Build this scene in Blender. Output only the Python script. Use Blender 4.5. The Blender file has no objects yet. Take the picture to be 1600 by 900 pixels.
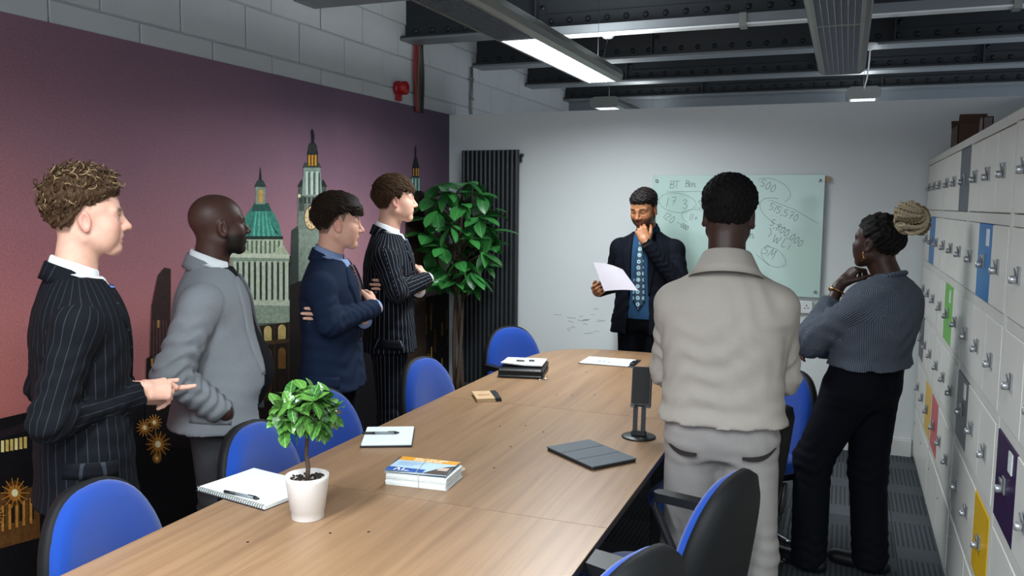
import bpy, bmesh, math, random
import numpy as np
from mathutils import Vector, Matrix
random.seed(7); rng = np.random.default_rng(11)
scn = bpy.context.scene
COL = scn.collection
PI = math.pi
# ------------------------------------------------------------------ camera
FPX = 1316.0
_v1 = np.array([1325-800., -(322-450.), -FPX]); _v1 /= np.linalg.norm(_v1)
_v2 = -np.array([-2537-800., -(288-450.), -FPX]); _v2 /= np.linalg.norm(_v2)
_v2 -= _v1*(_v1@_v2); _v2 /= np.linalg.norm(_v2)
CAMR = np.stack([_v2, _v1, np.cross(_v2, _v1)])
CAMZ = 1.65
CAMC = np.array([0, 0, CAMZ])
cam = bpy.data.cameras.new('camera'); camo = bpy.data.objects.new('camera', cam); COL.objects.link(camo)
cam.sensor_width = 36; cam.lens = 36*FPX/1600; cam.clip_start = .05
camo.matrix_world = Matrix.Translation(Vector(CAMC)) @ Matrix(CAMR.tolist()).to_4x4()
scn.camera = camo
# a pixel of the photograph gives a direction; the plane it meets gives the place
def ray(x, y): return CAMR @ np.array([x-800., -(y-450.), -FPX])
def onz(x, y, z): d = ray(x, y); return CAMC + d*((z-CAMZ)/d[2])
def onx(x, y, X): d = ray(x, y); return CAMC + d*(X/d[0])
def ony(x, y, Y): d = ray(x, y); return CAMC + d*(Y/d[1])
# ------------------------------------------------------------------ world, light, exposure
scn.view_settings.view_transform = 'Standard'; scn.view_settings.look = 'None'
scn.view_settings.gamma = 1; scn.view_settings.use_curve_mapping = False
scn.view_settings.exposure = 0.52
world = bpy.data.worlds.new('world'); scn.world = world; world.use_nodes = True
world.node_tree.nodes['Background'].inputs[0].default_value = (.78, .88, 1, 1)
world.node_tree.nodes['Background'].inputs[1].default_value = 1.15
LAMP_W = 17.0          # watts of one lit pendant section
# ------------------------------------------------------------------ colour + materials
def lin(h):
    h = h.lstrip('#'); c = [int(h[i:i+2], 16)/255 for i in (0, 2, 4)]
    return tuple(x/12.92 if x <= .04045 else ((x+.055)/1.055)**2.4 for x in c)
MATS = {}
class NT:
    def __init__(s, name):
        s.m = bpy.data.materials.new(name); s.m.use_nodes = True
        s.t = s.m.node_tree; s.b = s.t.nodes['Principled BSDF']
    def n(s, typ, **kw):
        nd = s.t.nodes.new(typ)
        for k, v in kw.items():
            if k.startswith('i_'):
                key = k[2:]; key = int(key) if key.isdigit() else key.replace('_', ' ')
                nd.inputs[key].default_value = v
            else: setattr(nd, k, v)
        return nd
    def l(s, a, b): s.t.links.new(a, b)
    def math(s, op, a, b=None):
        nd = s.n('ShaderNodeMath', operation=op)
        for i, v in enumerate((a, b)):
            if v is None: continue
            if isinstance(v, (int, float)): nd.inputs[i].default_value = v
            else: s.l(v, nd.inputs[i])
        return nd.outputs[0]
    def mix(s, f, a, b, typ='MIX'):
        nd = s.n('ShaderNodeMix', data_type='RGBA', blend_type=typ)
        for i, v in ((0, f), (6, a), (7, b)):
            if isinstance(v, (int, float)): nd.inputs[i].default_value = v
            elif isinstance(v, tuple): nd.inputs[i].default_value = (*v[:3], 1)
            else: s.l(v, nd.inputs[i])
        return nd.outputs[2]
    def ramp(s, f, stops, interp='LINEAR'):
        nd = s.n('ShaderNodeValToRGB'); nd.color_ramp.interpolation = interp
        e = nd.color_ramp.elements
        while len(e) < len(stops): e.new(.5)
        for el, (p, c) in zip(e, stops): el.position = p; el.color = (*c[:3], 1)
        s.l(f, nd.inputs[0]); return nd.outputs[0]
    def noise(s, vec, scale, detail=3, rough=.5, **kw):
        nd = s.n('ShaderNodeTexNoise', i_Scale=scale, i_Detail=detail, i_Roughness=rough, **kw)
        if vec is not None: s.l(vec, nd.inputs['Vector'])
        return nd.outputs['Fac']
    def coord(s, which='Object'): return s.n('ShaderNodeTexCoord').outputs[which]
    def mapping(s, vec, scale=(1, 1, 1), loc=(0, 0, 0), rot=(0, 0, 0)):
        nd = s.n('ShaderNodeMapping'); s.l(vec, nd.inputs[0])
        nd.inputs['Scale'].default_value = scale; nd.inputs['Location'].default_value = loc; nd.inputs['Rotation'].default_value = rot
        return nd.outputs[0]
    def bump(s, h, strength=.3, dist=.002):
        nd = s.n('ShaderNodeBump', i_Strength=strength, i_Distance=dist); s.l(h, nd.inputs['Height'])
        s.l(nd.outputs[0], s.b.inputs['Normal'])
    def col(s, c):
        if isinstance(c, tuple): s.b.inputs['Base Color'].default_value = (*c[:3], 1)
        else: s.l(c, s.b.inputs['Base Color'])
    def rough(s, r): s.b.inputs['Roughness'].default_value = r
def mat(name, color, rough=.5, metal=0., var=.06, scale=20., bump=.0, bscale=200., spec=.5, sheen=0., coat=0.):
    if name in MATS: return MATS[name]
    t = NT(name); c = lin(color) if isinstance(color, str) else color
    v = t.coord()
    if var > 0:
        f = t.noise(v, scale, 4)
        t.col(t.mix(f, tuple(x*(1-var) for x in c), tuple(min(1, x*(1+var)) for x in c)))
    else: t.col(c)
    t.rough(rough); t.b.inputs['Metallic'].default_value = metal; t.b.inputs['Specular IOR Level'].default_value = spec
    if sheen: t.b.inputs['Sheen Weight'].default_value = sheen; t.b.inputs['Sheen Roughness'].default_value = .5
    if coat: t.b.inputs['Coat Weight'].default_value = coat
    if bump: t.bump(t.noise(v, bscale, 2), bump)
    MATS[name] = t.m; return t.m
def emit(name, color, strength):
    t = NT(name); t.col((.8, .8, .8)); t.b.inputs['Emission Color'].default_value = (*color, 1); t.b.inputs['Emission Strength'].default_value = strength
    MATS[name] = t.m; return t.m
# ------------------------------------------------------------------ objects
def tag(o, label=None, cat=None, group=None, kind=None):
    if label: o['label'] = label
    if cat: o['category'] = cat
    if group: o['group'] = group
    if kind: o['kind'] = kind
    return o
def empty(name, loc=(0, 0, 0), rz=0., label=None, cat=None, group=None):
    o = bpy.data.objects.new(name, None); COL.objects.link(o); o.location = loc; o.rotation_euler = (0, 0, rz)
    o.empty_display_size = .1
    return tag(o, label, cat, group)
def link(name, me, parent=None, m=None):
    o = bpy.data.objects.new(name, me); COL.objects.link(o)
    if parent is not None: o.parent = parent
    if m is not None and not me.materials: me.materials.append(m)
    return o
def copy_tree(o, parent=None):
    c = o.copy(); COL.objects.link(c); c.parent = parent
    for ch in list(o.children): copy_tree(ch, c)
    return c
def newmesh(name, v, f, smooth=False, uv=None, col=None):
    me = bpy.data.meshes.new(name)
    v = np.asarray(v, float)
    me.from_pydata(v.tolist(), [], [tuple(int(i) for i in q) for q in f]) if not isinstance(f, np.ndarray) else me_fast(me, v, f)
    if smooth: me.polygons.foreach_set('use_smooth', np.ones(len(me.polygons), bool))
    if uv is not None:
        l = me.uv_layers.new(name='UVMap'); l.data.foreach_set('uv', np.asarray(uv, np.float32).ravel())
    if col is not None:
        a = me.color_attributes.new('Col', 'FLOAT_COLOR', 'POINT'); c = np.ones((len(v), 4), np.float32); c[:, :3] = col
        a.data.foreach_set('color', c.ravel())
    me.update(); return me
def me_fast(me, v, f):
    n = f.shape[1]
    me.vertices.add(len(v)); me.vertices.foreach_set('co', v.astype(np.float32).ravel())
    me.loops.add(f.size); me.loops.foreach_set('vertex_index', f.astype(np.int32).ravel())
    me.polygons.add(len(f)); me.polygons.foreach_set('loop_start', np.arange(0, f.size, n, dtype=np.int32))
    me.update(calc_edges=True); me.validate()
class MB:
    """collects shapes, then builds them as one mesh object"""
    def __init__(s): s.v = []; s.f = []; s.sm = []
    def add(s, v, f, smooth=False):
        o = len(s.v); s.v += [tuple(map(float, p)) for p in v]; s.f += [tuple(o+i for i in q) for q in f]; s.sm += [smooth]*len(f); return s
    def box(s, x0, x1, y0, y1, z0, z1, M=None, bev=0.):
        if bev > 0:
            b = bev; V = []; 
            for (z, i) in ((z0, b), (z0+b, 0), (z1-b, 0), (z1, b)):
                xa, xb, ya, yb = x0+i, x1-i, y0+i, y1-i; c = b if i == 0 else b*.6
                V += [(xa+c, ya, z), (xb-c, ya, z), (xb, ya+c, z), (xb, yb-c, z), (xb-c, yb, z), (xa+c, yb, z), (xa, yb-c, z), (xa, ya+c, z)]
            F = [tuple(range(7, -1, -1)), tuple(range(24, 32))]
            for k in range(3):
                for j in range(8): a = k*8+j; b2 = k*8+(j+1) % 8; F.append((a, b2, b2+8, a+8))
        else:
            V = [(x, y, z) for z in (z0, z1) for (x, y) in ((x0, y0), (x1, y0), (x1, y1), (x0, y1))]
            F = [(3, 2, 1, 0), (4, 5, 6, 7), (0, 1, 5, 4), (1, 2, 6, 5), (2, 3, 7, 6), (3, 0, 4, 7)]
        if M is not None: V = [tuple(M @ Vector(p)) for p in V]
        return s.add(V, F)
    def prism(s, pts, d0, d1, axis='z', M=None, smooth=False):
        """polygon pts (2d) extruded between d0 and d1 along axis"""
        n = len(pts)
        def p3(p, d): return {'z': (p[0], p[1], d), 'y': (p[0], d, p[1]), 'x': (d, p[0], p[1])}[axis]
        V = [p3(p, d0) for p in pts]+[p3(p, d1) for p in pts]
        F = [tuple(range(n-1, -1, -1)), tuple(range(n, 2*n))]+[(i, (i+1) % n, n+(i+1) % n, n+i) for i in range(n)]
        if M is not None: V = [tuple(M @ Vector(p)) for p in V]
        return s.add(V, F, smooth)
    def tube(s, pts, r, n=8, closed=False, cap=True, flat=1.):
        pts = [Vector(p) for p in pts]; N = len(pts); rr = r if hasattr(r, '__len__') else [r]*N
        V = []; up = None
        for i, p in enumerate(pts):
            a = pts[i-1] if (i > 0 or closed) else p; b = pts[(i+1) % N] if (i < N-1 or closed) else p
            t = (b-a).normalized() if (b-a).length > 1e-9 else Vector((0, 0, 1))
            if up is None: up = Vector((0, 0, 1)) if abs(t.z) < .9 else Vector((0, 1, 0))
            x = t.cross(up)
            if x.length < 1e-6: x = t.cross(Vector((1, 0, 0)))
            x.normalize(); y = x.cross(t).normalized(); up = y
            for k in range(n):
                an = 2*PI*k/n; V.append(p+x*(rr[i]*math.cos(an))+y*(rr[i]*flat*math.sin(an)))
        F = []
        for i in range(N if closed else N-1):
            for k in range(n):
                a = i*n+k; b = i*n+(k+1) % n; c = ((i+1) % N)*n+(k+1) % n; d = ((i+1) % N)*n+k; F.append((a, b, c, d))
        if cap and not closed: F += [tuple(range(n-1, -1, -1)), tuple(range((N-1)*n, N*n))]
        return s.add(V, F, True)
    def cyl(s, a, b, r, n=16, r2=None): return s.tube([a, b], [r, r2 if r2 is not None else r], n)
    def lathe(s, prof, n=24, c=(0, 0, 0), M=None):
        V = []; F = []
        for (r, z) in prof:
            for k in range(n): an = 2*PI*k/n; V.append((c[0]+r*math.cos(an), c[1]+r*math.sin(an), c[2]+z))
        for i in range(len(prof)-1):
            for k in range(n): a = i*n+k; b = i*n+(k+1) % n; F.append((a, b, b+n, a+n))
        F += [tuple(range(n-1, -1, -1)), tuple(range((len(prof)-1)*n, len(prof)*n))]
        if M is not None: V = [tuple(M @ Vector(p)) for p in V]
        return s.add(V, F, True)
    def mesh(s, name):
        me = newmesh(name, s.v, s.f)
        me.polygons.foreach_set('use_smooth', s.sm); me.update(); return me
    def build(s, name, m, parent=None): return link(name, s.mesh(name), parent, m)
def auto_sharp(o, ang=40):
    me = o.data; me.polygons.foreach_set('use_smooth', [True]*len(me.polygons))
    try: me.set_sharp_from_angle(angle=math.radians(ang))
    except Exception: pass
    return o
def arc(c, r, a0, a1, n): return [(c[0]+r*math.cos(a0+(a1-a0)*i/n), c[1]+r*math.sin(a0+(a1-a0)*i/n)) for i in range(n+1)]
def rrect(w, d, r, n=5, cx=0, cy=0):
    P = []
    for (sx, sy, a) in ((1, 1, 0), (-1, 1, PI/2), (-1, -1, PI), (1, -1, 1.5*PI)):
        P += arc((cx+sx*(w/2-r), cy+sy*(d/2-r)), r, a, a+PI/2, n)
    return P
# ================================================================== ROOM SHELL
XL, XR, YB, ZP = -2.938, 1.02, 6.05, 2.333      # mural wall, right wall, partition, partition height
M_wall = mat('painted_wall', '#d6dad9', .75, var=.03, scale=2, bump=.08, bscale=120)
M_block = mat('painted_block', '#b4b7b8', .7, var=.05, scale=6, bump=.35, bscale=60)
M_mortar = mat('painted_mortar', '#a9acad', .75)
M_trim = mat('gloss_trim', '#d9dad6', .35, var=.02)
M_dark = mat('dark_void', '#0c0d0e', .8)
M_beam = mat('girder_paint', '#23272b', .55, var=.12, scale=8, bump=.15, bscale=40)
M_flange = mat('girder_flange', '#73777a', .45, metal=.2, var=.1, scale=12)
M_ceil = mat('ceiling_paint', '#3a4046', .8, var=.06, scale=3)
M_black = mat('black_plastic', '#141517', .45, var=.05, bump=.05, bscale=300)
M_blackm = mat('black_metal', '#17181a', .4, metal=.4)
M_chrome = mat('chrome', '#c9ccd0', .14, metal=1., var=.02)
M_alu = mat('aluminium', '#8b8c86', .38, metal=.6, var=.05)
M_white = mat('white_plastic', '#dcdedd', .4, var=.02)
def struct(name, mb, m, parent=None):
    o = mb.build(name, m, parent)
    if parent is None: o['kind'] = 'structure'
    return o
# --- floor of carpet tiles
floor = struct('floor', MB().box(-3.1, 1.1, -2, 9.2, -.1, -.006), mat('screed', '#1b1c1e', .9))
t = NT('carpet_tile'); v = t.coord(); sep = t.n('ShaderNodeSeparateXYZ'); t.l(v, sep.inputs[0])
rnd = t.n('ShaderNodeObjectInfo').outputs['Random']
ribm = t.math('LESS_THAN', sep.outputs[1], .09)
sw = t.math('SINE', t.math('MULTIPLY', sep.outputs[0], 2*PI/.023))
rib = t.math('GREATER_THAN', t.math('ADD', sw, t.math('MULTIPLY', t.noise(v, 90), .6)), .45)
nz = t.noise(t.mapping(v, (1, 1, 1)), 260, 3, .7)
base = t.mix(nz, lin('#383c40'), lin('#6d7277'))
base = t.mix(t.math('MULTIPLY', t.math('MULTIPLY', rib, ribm), .55), base, lin('#202327'))
base = t.mix(t.math('MULTIPLY', rnd, .5), base, lin('#24272a'))
t.col(base); t.rough(.95); t.b.inputs['Specular IOR Level'].default_value = .1; t.bump(nz, .5, .003)
M_carpet = t.m
tile_me = MB().box(-.249, .249, -.249, .249, -.006, 0, bev=.0015).mesh('carpet_tile')
tile_me.materials.append(M_carpet)
for i in range(9):
    for j in range(13):
        o = link('carpet_tile', tile_me, floor); o.location = (-2.99+.25+.5*i-.22, .03+.25+.5*j-.3, 0)
        o.rotation_euler.z = PI*random.choice((0, 1, 1))
# --- walls
ws = MB(); ws.box(XL-.2, XL-.012, -2, 9.2, 0, 2.2)
ws.box(XL-.2, XL-.014, -2, 9.2, 2.2, 3.3)
wall_left = struct('wall_left', ws, M_mortar)
bm_ = {}
for c in range(5):
    z0 = 2.433-.226+.226*c
    for k in range(20):
        y0 = 2.478 + .4625*(k-4) + (.25 if c % 2 else 0)
        if y0 > 9: continue
        if c == 4: pass
        key = 0
        if key not in bm_:
            bm_[key] = MB().box(-.012, 0, .004, .4585, .004, .222, bev=.004).mesh('block'); bm_[key].materials.append(M_block)
        o = link('block', bm_[key], wall_left); o.location = (XL-.004+random.uniform(-.0015, .0015), y0, z0)
wall_back = struct('wall_back', MB().box(XL-.01, XR+.3, YB, YB+.1, 0, ZP), M_wall)
wall_right = struct('wall_right', MB().box(XR, XR+.15, -2, YB, 0, ZP), M_wall)
wall_far = struct('wall_far', MB().box(XL-.2, 4, 9.1, 9.25, 0, 3.3), mat('far_wall', '#6a7075', .8))
ceiling = struct('ceiling', MB().box(-3.2, 4, -2, 9.25, 3.14, 3.3), M_ceil)
bs = MB(); bs.box(-2.3, .46, YB-.018, YB, 0, .105); bs.box(-2.3, .46, YB-.012, YB, .105, .118)
struct('baseboard_back', bs, M_trim)
# scuffs on the back wall (dirt marks with a shape of their own)
sc = MB()
for k in range(26):
    px = random.gauss(905, 26) if k < 18 else random.gauss(1272, 8); py = random.gauss(505, 9) if k < 18 else random.gauss(529, 4)
    p = ony(px, py, YB-.001); q = p+np.array([random.uniform(.02, .07), 0, random.uniform(-.012, .012)])
    n = np.array([0, 0, random.uniform(.0008, .002)])
    sc.add([p-n, q-n, q+n, p+n], [(0, 1, 2, 3)])
o = sc.build('scuff_marks', mat('scuff_grey', '#8f9492', .8), wall_back); o['kind'] = 'stuff'

# --- riveted girders
def girder(y0, idx):
    b = empty('ceiling_girder', (0, y0, 2.765), 0,
              ['dark riveted steel girder at top edge above the mural', 'dark riveted steel girder nearest, carrying the pale cable trunking',
               'second dark riveted girder, just behind the partition wall', 'third dark riveted girder behind the partition wall',
               'farthest dark riveted girder, against the far wall'][idx], 'girder', 'riveted ceiling girders')
    xa, xb = XL, 3.2
    f = MB(); f.box(xa, xb, 0, .2, 0, .016); f.build('bottom_flange', M_flange, b)
    w = MB(); w.box(xa, xb, .092, .108, .016, .375)
    w.build('web_plate', M_beam, b)
    a = MB(); a.box(xa, xb, .078, .092, .03, .115); a.box(xa, xb, .008, .092, .0165, .03); a.build('angle_iron', M_beam, b)
    r = MB(); x = xa+.08
    while x < 2.2:
        for (yy, zz, dy, dz) in ((.078, .072, -1, 0),):
            r.lathe([(.02, 0), (.018, .008), (.011, .015), (.0, .017)], 8, M=Matrix.Translation((x, yy, zz)) @ Matrix.Rotation(PI/2, 4, 'X'))
        x += .125
    ro = r.build('rivets', M_beam, b); ro['kind'] = 'stuff'
    for x in ([-1.95, -.3, .95] if idx % 2 else [-1.45, .25, 1.6]):
        s = MB(); s.box(x-.05, x+.05, .082, .092, .115, .375); s.box(x-.006, x+.006, .02, .082, .03, .375)
        for zz in (.16, .24, .32): s.lathe([(.018, 0), (.016, .008), (0, .015)], 8, M=Matrix.Translation((x+.03, .082, zz)) @ Matrix.Rotation(PI/2, 4, 'X'))
        s.build('stiffener', M_beam, b)
for i, y in enumerate((4.06, 5.27, 6.485, 7.70, 8.885)): girder(y, i)
tr = empty('cable_trunking', (0, 5.19, 2.70), 0, 'pale metal cable trunking fixed under the nearest girder', 'trunking')
q = MB(); q.box(-1.83, 2.6, 0, .07, .01, .065); q.build('channel', M_flange, tr)
q = MB(); q.box(-1.83, 2.6, -.004, .074, 0, .01); q.build('lid', M_white, tr)
for x in (-.62, .78):
    q = MB(); q.box(x-.02, x+.02, -.012, .082, -.012, .068); q.build('clip', M_alu, tr)

# ================================================================== MURAL
mural = empty('city_mural', (0, 0, 0), 0, 'large dusk city mural print with green dome and clock tower on left wall', 'mural')
t = NT('mural_sky'); pos = t.coord(); sp = t.n('ShaderNodeSeparateXYZ'); t.l(pos, sp.inputs[0])
zz = t.math('DIVIDE', sp.outputs[2], 2.34); yy = t.math('DIVIDE', t.math('SUBTRACT', sp.outputs[1], 2.0), 4.05)
wob = t.math('MULTIPLY', t.math('SUBTRACT', t.noise(pos, 1.3, 4), .5), .22)
zz = t.math('ADD', zz, wob)
left = t.ramp(zz, [(.28, lin('#b3645a')), (.45, lin('#b86c66')), (.62, lin('#a8686a')), (.80, lin('#93666f')), (1, lin('#84616c'))])
right = t.ramp(zz, [(.35, lin('#bd858a')), (.6, lin('#ae7f8b')), (.8, lin('#8f6c7e')), (1, lin('#6a5769'))])
c = t.mix(t.math('MINIMUM', t.math('MULTIPLY', yy, 1.8), 1), left, right)
c = t.mix(t.n('ShaderNodeClamp').outputs[0], c, c)
edge = t.n('ShaderNodeMapRange', i_1=.62, i_2=1.0, i_3=0., i_4=.8); t.l(yy, edge.inputs[0])
c = t.mix(edge.outputs[0], c, lin('#4a4358'))
grain = t.noise(pos, 160, 2, .7)
c = t.mix(.22, c, t.ramp(grain, [(.3, (.05, .05, .05)), (.7, (.95, .95, .95))]), 'OVERLAY')
t.col(c); t.rough(.62); t.b.inputs['Specular IOR Level'].default_value = .25
MB().box(XL-.008, XL, 1.0, YB, .0, 2.338).build('sky_sheet', t.m, mural)
# printed buildings: flat polygons drawn from the photograph, on the sheet
class Art:
    def __init__(s, d): s.v = []; s.f = []; s.c = []; s.d = d
    def poly(s, pts, col):
        s.d += .00001
        o = len(s.v); P = [onx(x, y, XL) for (x, y) in pts]
        s.v += [(XL+s.d, p[1], p[2]) for p in P]; s.f.append(tuple(range(o, o+len(pts)))); s.c += [lin(col)]*len(pts)
    def rect(s, x0, y0, x1, y1, col, sk=0): s.poly([(x0, y0), (x1, y0+sk), (x1, y1+sk), (x0, y1)], col)
    def ell(s, cx, cy, rx, ry, col, n=24, a0=0, a1=2*PI): s.poly([(cx+rx*math.cos(a0+(a1-a0)*i/n), cy+ry*math.sin(a0+(a1-a0)*i/n)) for i in range(n+(0 if a1-a0 > 6 else 1))], col)
    def build(s, name):
        me = newmesh(name, s.v, s.f, col=s.c); return link(name, me, mural, M_print)
t = NT('mural_print'); ca = t.n('ShaderNodeVertexColor', layer_name='Col').outputs[0]; pos = t.coord()
g = t.noise(pos, 55, 5, .7); g2 = t.noise(pos, 14, 3)
c = t.mix(.5, ca, t.ramp(g, [(.3, (.12, .12, .12)), (.7, (.88, .88, .88))]), 'OVERLAY')
t.col(c); t.rough(.62); t.b.inputs['Specular IOR Level'].default_value = .25; M_print = t.m
A = Art(.0006)      # dark waterfront at the foot of the picture
A.poly([(-60, 668), (60, 640), (130, 640), (235, 600), (400, 560), (520, 520), (640, 470), (705, 455), (705, 760), (400, 1000), (-60, 1250)], '#120f12')
A.poly([(-60, 690), (60, 655), (60, 668), (-60, 702)], '#241b1e')
for (x0, x1, y) in ((-20, 44, 692), (-40, -22, 704)):
    for k in range(9): A.rect(x0+(x1-x0)*k/9, y-k*1.2, x0+(x1-x0)*(k+.7)/9, y+18-k*1.2, '#d8b765' if k % 3 else '#f0dc9a')
A.poly([(-40, 780), (55, 760), (62, 800), (62, 840), (-40, 868)], '#6a4420')
for k in range(6): A.rect(-30+15*k, 800-3*k, -22+15*k, 826-3*k, '#2b1a10')
for k in range(5): A.rect(2+11*k, 790-3*k, 6+11*k, 830-3*k, '#c98a3a')
A.build('waterfront_print')
D = Art(.0014)      # domed building
s1, s2, s3 = '#b9c4a4', '#8fa08a', '#5d6f62'
D.rect(360, 398, 452, 475, s2, 2)
D.poly([(376, 372), (441, 372), (443, 398), (374, 398)], s1)
for k in range(9): D.rect(378+7*k, 376, 381+7*k, 396, s3)
D.poly([(358, 395), (452, 397), (452, 404), (358, 402)], '#d3d8c0')
D.poly([(362, 395), (376, 378), (390, 396)], s1); D.poly([(426, 397), (440, 380), (452, 398)], s1)
dome = [(374+66*i/20, 371-54*math.sin(PI*i/20)**.62) for i in range(21)]
D.poly(dome, '#3f8a78')
for k in range(8):
    x = 378+8*k; u = (x-374)/66; u2 = (x+3.4-374)/66
    D.poly([(x, 370), (x+3.4, 370), (407+(x+3.4-407)*.55, 371-54*math.sin(PI*u2)**.62*.93), (407+(x-407)*.55, 371-54*math.sin(PI*u)**.62*.93)], '#5fb5a0' if k > 1 else '#356f68')
D.poly([(392, 330), (424, 330), (419, 317), (397, 317)], '#2c5a52')
D.rect(372, 369, 442, 374, '#26342f')
D.rect(399, 290, 414, 319, s2); D.rect(403, 297, 410, 316, '#d9a65a'); D.poly([(397, 292), (416, 292), (411, 282), (402, 282)], '#36443e')
D.poly([(404, 283), (409, 283), (407, 262), (406, 262)], '#26302c')
for k in range(10):
    D.rect(364+9*k, 408, 369+9*k, 470, '#cfd6bd'); D.rect(369.5+9*k, 410, 372.5+9*k, 468, '#36443c')
D.rect(358, 468, 456, 476, '#c9d0b8', 2)
D.poly([(355, 476), (458, 478), (460, 505), (352, 508)], '#96a58f')
D.poly([(352, 506), (460, 504), (462, 516), (350, 520)], '#5a6257')
D.poly([(350, 516), (492, 498), (495, 660), (350, 700)], '#2a1e18')
for k, x in enumerate((374, 396, 418, 440, 464)):
    for (y0, h, cc) in ((520-k*2, 20, '#d9bd78'), (556-k*2, 26, '#8a5f2c'), (600-k*2, 30, '#5a3a1c')):
        D.rect(x-6, y0, x+6, y0+h, cc if (k+int(h)) % 3 else '#3a2817'); D.ell(x, y0, 6, 7, cc if (k+int(h)) % 3 else '#3a2817', 12, PI, 2*PI)
    D.rect(x+9, 512-k*2, x+12, 640, '#43301f')
D.poly([(350, 540), (492, 524), (492, 530), (350, 547)], '#58402a')
D.build('domed_building_print')
K = Art(.0024)      # clock tower
K.poly([(452, 400), (512, 392), (512, 640), (452, 660)], '#231b18')
K.poly([(463, 352), (505, 350), (505, 436), (459, 440)], '#8b9788')
K.poly([(455, 360), (466, 352), (466, 440), (452, 446)], '#3d443f')
K.poly([(465, 302), (508, 300), (508, 356), (465, 358)], '#7f8c7e')
for x in (466, 500): K.rect(x, 290, x+9, 330, '#4f5a52'); K.poly([(x-2, 292), (x+11, 292), (x+4.5, 280)], '#2c302d')
for k in range(6): K.rect(468+6.4*k, 308, 471.5+6.4*k, 318, '#39413b')
K.poly([(474, 262), (500, 262), (503, 306), (471, 306)], '#93a598')
for x in (478, 486, 494): K.rect(x-1, 268, x+3, 304, '#d5e3d6'); K.rect(x+3, 270, x+5, 304, '#3c4842')
K.poly([(472, 262), (502, 262), (498, 254), (476, 254)], '#46504a')
K.rect(480, 240, 496, 260, '#3a2c17')
for x in (481, 486, 491): K.rect(x, 242, x+3.2, 259, '#e2a63f')
K.poly([(479, 241), (497, 241), (494, 229), (482, 229)], '#2f3532'); K.ell(488, 231, 7, 9, '#343a37', 16)
K.poly([(486, 224), (490, 224), (491, 212), (489, 203), (487, 201), (485, 206), (486, 214)], '#1f2226')
K.ell(486, 340, 11.5, 19.5, '#5a3c22'); K.ell(486, 340, 10.4, 18, '#f0d6a2')
for k in range(12):
    a = 2*PI*k/12; K.poly([(486+7*math.cos(a)-.6, 340+12.5*math.sin(a)-.6), (486+7*math.cos(a)+.6, 340+12.5*math.sin(a)+.6), (486+9.6*math.cos(a)+.6, 340+16.6*math.sin(a)+.6), (486+9.6*math.cos(a)-.6, 340+16.6*math.sin(a)-.6)], '#a8602c')
K.ell(486, 340, 3.4, 6, '#c07a3a'); K.poly([(485.4, 341), (486.8, 340), (492, 350), (491, 352)], '#4a2a14'); K.poly([(485.4, 340), (486.6, 341), (485, 326), (484, 327)], '#4a2a14')
K.ell(467, 306, 2.5, 3, '#f3e6b8', 10)
K.build('clock_tower_print'); K = Art(.0030)
# second tower, farther along
K.poly([(634, 302), (662, 300), (666, 560), (630, 570)], '#3a2a22'); K.poly([(636, 380), (664, 378), (664, 470), (634, 476)], '#5a4030')
K.rect(641, 276, 656, 304, '#4a6660');
for x in (643, 648, 653): K.rect(x, 279, x+2, 302, '#a3c4bd')
K.rect(640, 298, 659, 306, '#1c1c1e'); K.rect(644, 262, 654, 277, '#2a2118')
for x in (645, 649, 652): K.rect(x, 263, x+1.7, 275, '#c08a3a')
K.poly([(643, 263), (655, 263), (651, 246), (647, 246)], '#23242a'); K.poly([(647.5, 247), (650, 247), (650, 230), (648.5, 227), (647.5, 232)], '#1e1e24')
K.rect(659, 310, 662, 330, '#c9b8b0')
for k in range(14):
    x = 662+random.uniform(0, 38); y = random.uniform(470, 560); K.rect(x, y, x+random.uniform(1.5, 4), y+random.uniform(10, 42), random.choice(['#7a5428', '#4a321a', '#c0924a', '#2a1c12']))
K.build('second_tower_print')
T = Art(.0036)      # dark spire at the left and the street lights
T.poly([(232, 600), (236, 478), (246, 430), (256, 418), (266, 420), (266, 470), (262, 600)], '#3a2726')
T.poly([(226, 660), (228, 560), (262, 540), (300, 560), (300, 700), (226, 700)], '#1d1413')
for (x, y) in ((238, 560), (250, 556), (240, 580), (252, 578), (246, 500)): T.rect(x-3, y, x+3, y+12, '#b58a48')
for k in range(5): T.rect(238+5*k, 500, 240+5*k, 590, '#5a3d38')
T.build('spire_print')
for (x, y, r) in ((22, 770, 15), (-8, 805, 10), (225, 668, 9), (240, 660, 8), (246, 694, 13), (244, 716, 5), (118, 740, 7)):
    T = Art(.0040); T.ell(x, y, r*1.15, r*1.3, '#5a3212', 20); T.ell(x, y, r*.7, r*.85, '#a8661f', 16)
    for k in range(7):
        a = PI*k/7; dx, dy = math.cos(a), math.sin(a)
        T.poly([(x-dy*.5-dx*r*1.5, y+dx*.5-dy*r*1.6), (x+dy*.5-dx*r*1.5, y-dx*.5-dy*r*1.6), (x+dy*.5+dx*r*1.5, y-dx*.5+dy*r*1.6), (x-dy*.5+dx*r*1.5, y+dx*.5+dy*r*1.6)], '#d89a44')
    T.ell(x, y, r*.34, r*.4, '#fff0c0', 14); T.build('street_light_print')

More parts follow.
